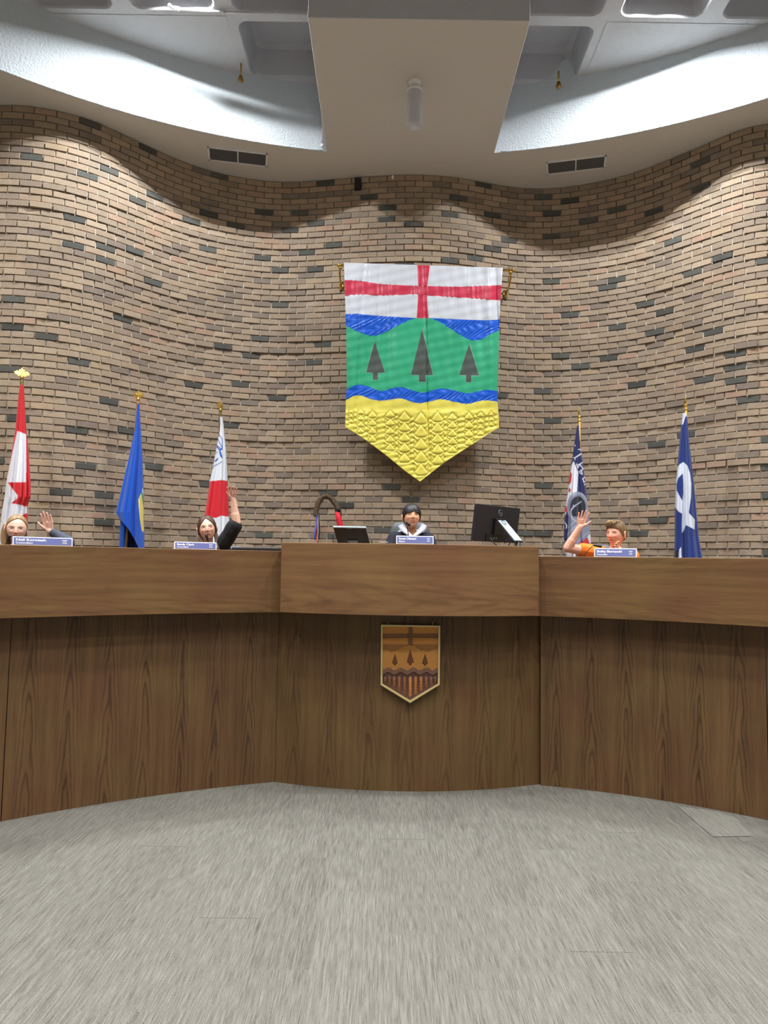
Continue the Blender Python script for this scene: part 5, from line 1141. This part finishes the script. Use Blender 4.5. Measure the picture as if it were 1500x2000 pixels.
# -- child in the middle
def ex3(H,root,s,nb_,shL,shR,R):
    g=simple('grey_jersey',(172,174,188),.85,bump=.4,bscale=120)
    for inn,out in (([(788,1022),(793,1030),(797,1037),(802,1042),(806,1046.5)],[(777,1027),(781,1034.5),(787,1040),(794,1045),(801,1050)]),([(824,1022),(819,1030),(815,1037),(810,1042),(806,1046.5)],[(834,1027),(831,1034.5),(825,1040),(818,1045),(811,1050)])):
        ci=catmull(inn,5); c2_=catmull(out,5); m_=len(ci); b=B()
        for i_ in range(m_):
            f=i_/(m_-1); Yc=hc3.y+.035-.175*f**.8
            for k_ in range(7):
                g_=k_/6; px_=ci[i_]*(1-g_)+c2_[i_]*g_; b.v.append(tuple(at(px_[0],px_[1],Yc-.022*math.sin(PI*g_)-.006)))
            for k_ in range(6,-1,-1):
                g_=k_/6; px_=ci[i_]*(1-g_)+c2_[i_]*g_; b.v.append(tuple(at(px_[0],px_[1],Yc+.02)))
        b.f=[(14*i_+k_,14*i_+14+k_,14*i_+14+(k_+1)%14,14*i_+(k_+1)%14) for i_ in range(m_-1) for k_ in range(14)]+[tuple(range(14)),tuple(range(14*m_-1,14*m_-15,-1))]; b.m=[0]*len(b.f)
        b.build('hood_collar',g,root,True)
    b=B(); b.cap(nb_+Vector((-.07,.09,.0)),nb_+Vector((.07,.09,.0)),.05,.05); clothify(b,.007,.004,16).build('hood',g,root,True)
Y3=5.7; hc3=at(804,1010.5,Y3)
nav=simple('navy_jersey',(24,26,44),.85,bump=.15,bscale=300)
PC=.78
r_,st3=person('child with black bowl-cut hair in navy hoodie seated behind the Mayor plate',hc3,.90,.10,.17,0,(212,160,126),(16,15,19),[(0,.030),(20,.027),(40,.024),(55,.016),(68,.004),(76,-.014),(84,.004),(96,.012),(108,-.02),(120,-.045),(180,-.08)],.0165,(34,22,18),(.001,.0015),(186,112,100),PC,
 [dict(side=1,elbow=hc3+Vector((.20,-.06,-.385)),wrist=hc3+Vector((.10,-.25,-.40)),sleeve=1.85,hand=dict(Fd=Vector((-.6,-.7,-.1)),Td=Vector((0,0,1)),L=.14)),
  dict(side=-1,elbow=hc3+Vector((-.20,-.06,-.385)),wrist=hc3+Vector((-.10,-.25,-.40)),sleeve=1.85,hand=dict(Fd=Vector((.6,-.7,-.1)),Td=Vector((0,0,1)),L=.14))],
 'hoodie',nav,None,trA,((40,28,24),.7),.15,(1,1),None,.98,ex3,.7,(9,.016,5),.8,.62)
# -- boy in orange
def he4(H,root,s):
    b=B(); cl=[]; rs_=np.random.RandomState(8)
    for k in range(150):
        a=rs_.uniform(-1.3,1.3); z0=.075+rs_.uniform(-.01,.025); n0=len(b.v)
        x0=.05*math.sin(a); y0=-.045*math.cos(a); d=Vector((x0*.35-.012,y0*.9-.014,-.010+rs_.uniform(-.006,.004)))
        p=Vector((x0,y0,z0+.020)); q=p+d*.6+Vector((0,0,-.002)); e=p+d+Vector((rs_.uniform(-.008,.008),0,-.016))
        b.tube([H(p),H(q),H(e)],[.0034*s,.003*s,.0008*s],5); cl+=[V((134,108,72))*rs_.uniform(.6,1.5)]*(len(b.v)-n0)
    o=b.build('fringe',M['hair'],root,True); setcol(o,np.clip(np.array(cl),0,1))
Y4=5.35; hc4=at(1203,1043,Y4); e4=at(1109,1070,5.28); w4=at(1132.5,1029,5.24)
ora=simple('orange_jersey',(244,122,20),.8,bump=.12,bscale=300)
w4b=at(1208.5,1073,5.20)
r_,st4=person('boy in orange t-shirt looking left with one bent arm raised before navy flag',hc4,.865,-.86,-.03,.04,(234,178,156),(112,88,60),[(-180,-.075),(-115,-.04),(-100,.012),(-90,.016),(-82,-.012),(-72,.012),(-55,.040),(-30,.050),(0,.054),(30,.050),(55,.040),(72,.012),(82,-.012),(90,.016),(100,.012),(115,-.04),(180,-.075)],.015,(70,66,60),(-.002,.0),(206,112,104),PL,
 [dict(side=-1,elbow=e4,wrist=w4,sleeve=.52,sh=at(1170,1081,5.38),hand=dict(Fd=at(1140,999,5.22)-w4,Td=Vector((1,0,.2)),L=.135,spread=.17,curl=(.10,.10,.08,.05),thumb=.95)),
  dict(side=1,elbow=at(1222,1106,5.26),wrist=w4b,sleeve=.55,sh=hc4+Vector((.125,.05,-.175)),hand=dict(Fd=at(1197,1052,5.14)-w4b,Td=Vector((-.6,-.2,-.6)),L=.105,spread=.10,curl=(.6,.55,.5,.5),thumb=.5))],
 'orange_shirt',ora,None,trA,((120,92,66),.5),.45,(1,1),he4,.95,None,.8,None,.8,.8)
chair(hc3.x,hc3.y+.12,0,st3,PC,'grey leather office chair behind the child in the navy hoodie',at(800,1019,hc3.y+.42).z,.38)
chair(hc1.x,hc1.y+.12,0,st1,PL,'grey office chair of the fair-haired child',hc1.z-.20,.40)
chair(hc2.x+.06,hc2.y+.14,-.1,st2,PL,'grey office chair behind the girl with braids, only its corner showing',at(462,1066,hc2.y+.4).z,.36)
chair(hc4.x+.0,hc4.y+.14,.1,st4,PL,'grey office chair behind the boy in orange',at(1165,1063,hc4.y+.4).z,.36)
# raised part of the platform under the middle seat
tag(B().box(((hc3.x),hc3.y+.10,(PL+PC)/2),(1.1,1.15,PC-PL)).build('floor_riser',M['carpet']),kind='structure')

# spill of light by the right wing, painted as paler carpet
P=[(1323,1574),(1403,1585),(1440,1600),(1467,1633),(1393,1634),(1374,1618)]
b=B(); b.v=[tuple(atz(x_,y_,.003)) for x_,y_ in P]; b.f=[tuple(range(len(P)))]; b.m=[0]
mc_=M['carpet'].copy(); mc_.name='light_spill_carpet'
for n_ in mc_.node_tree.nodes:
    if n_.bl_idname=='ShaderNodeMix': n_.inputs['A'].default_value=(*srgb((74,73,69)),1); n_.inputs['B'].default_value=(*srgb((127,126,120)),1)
b.build('light_spill_patch',mc_,bpy.data.objects['floor'])
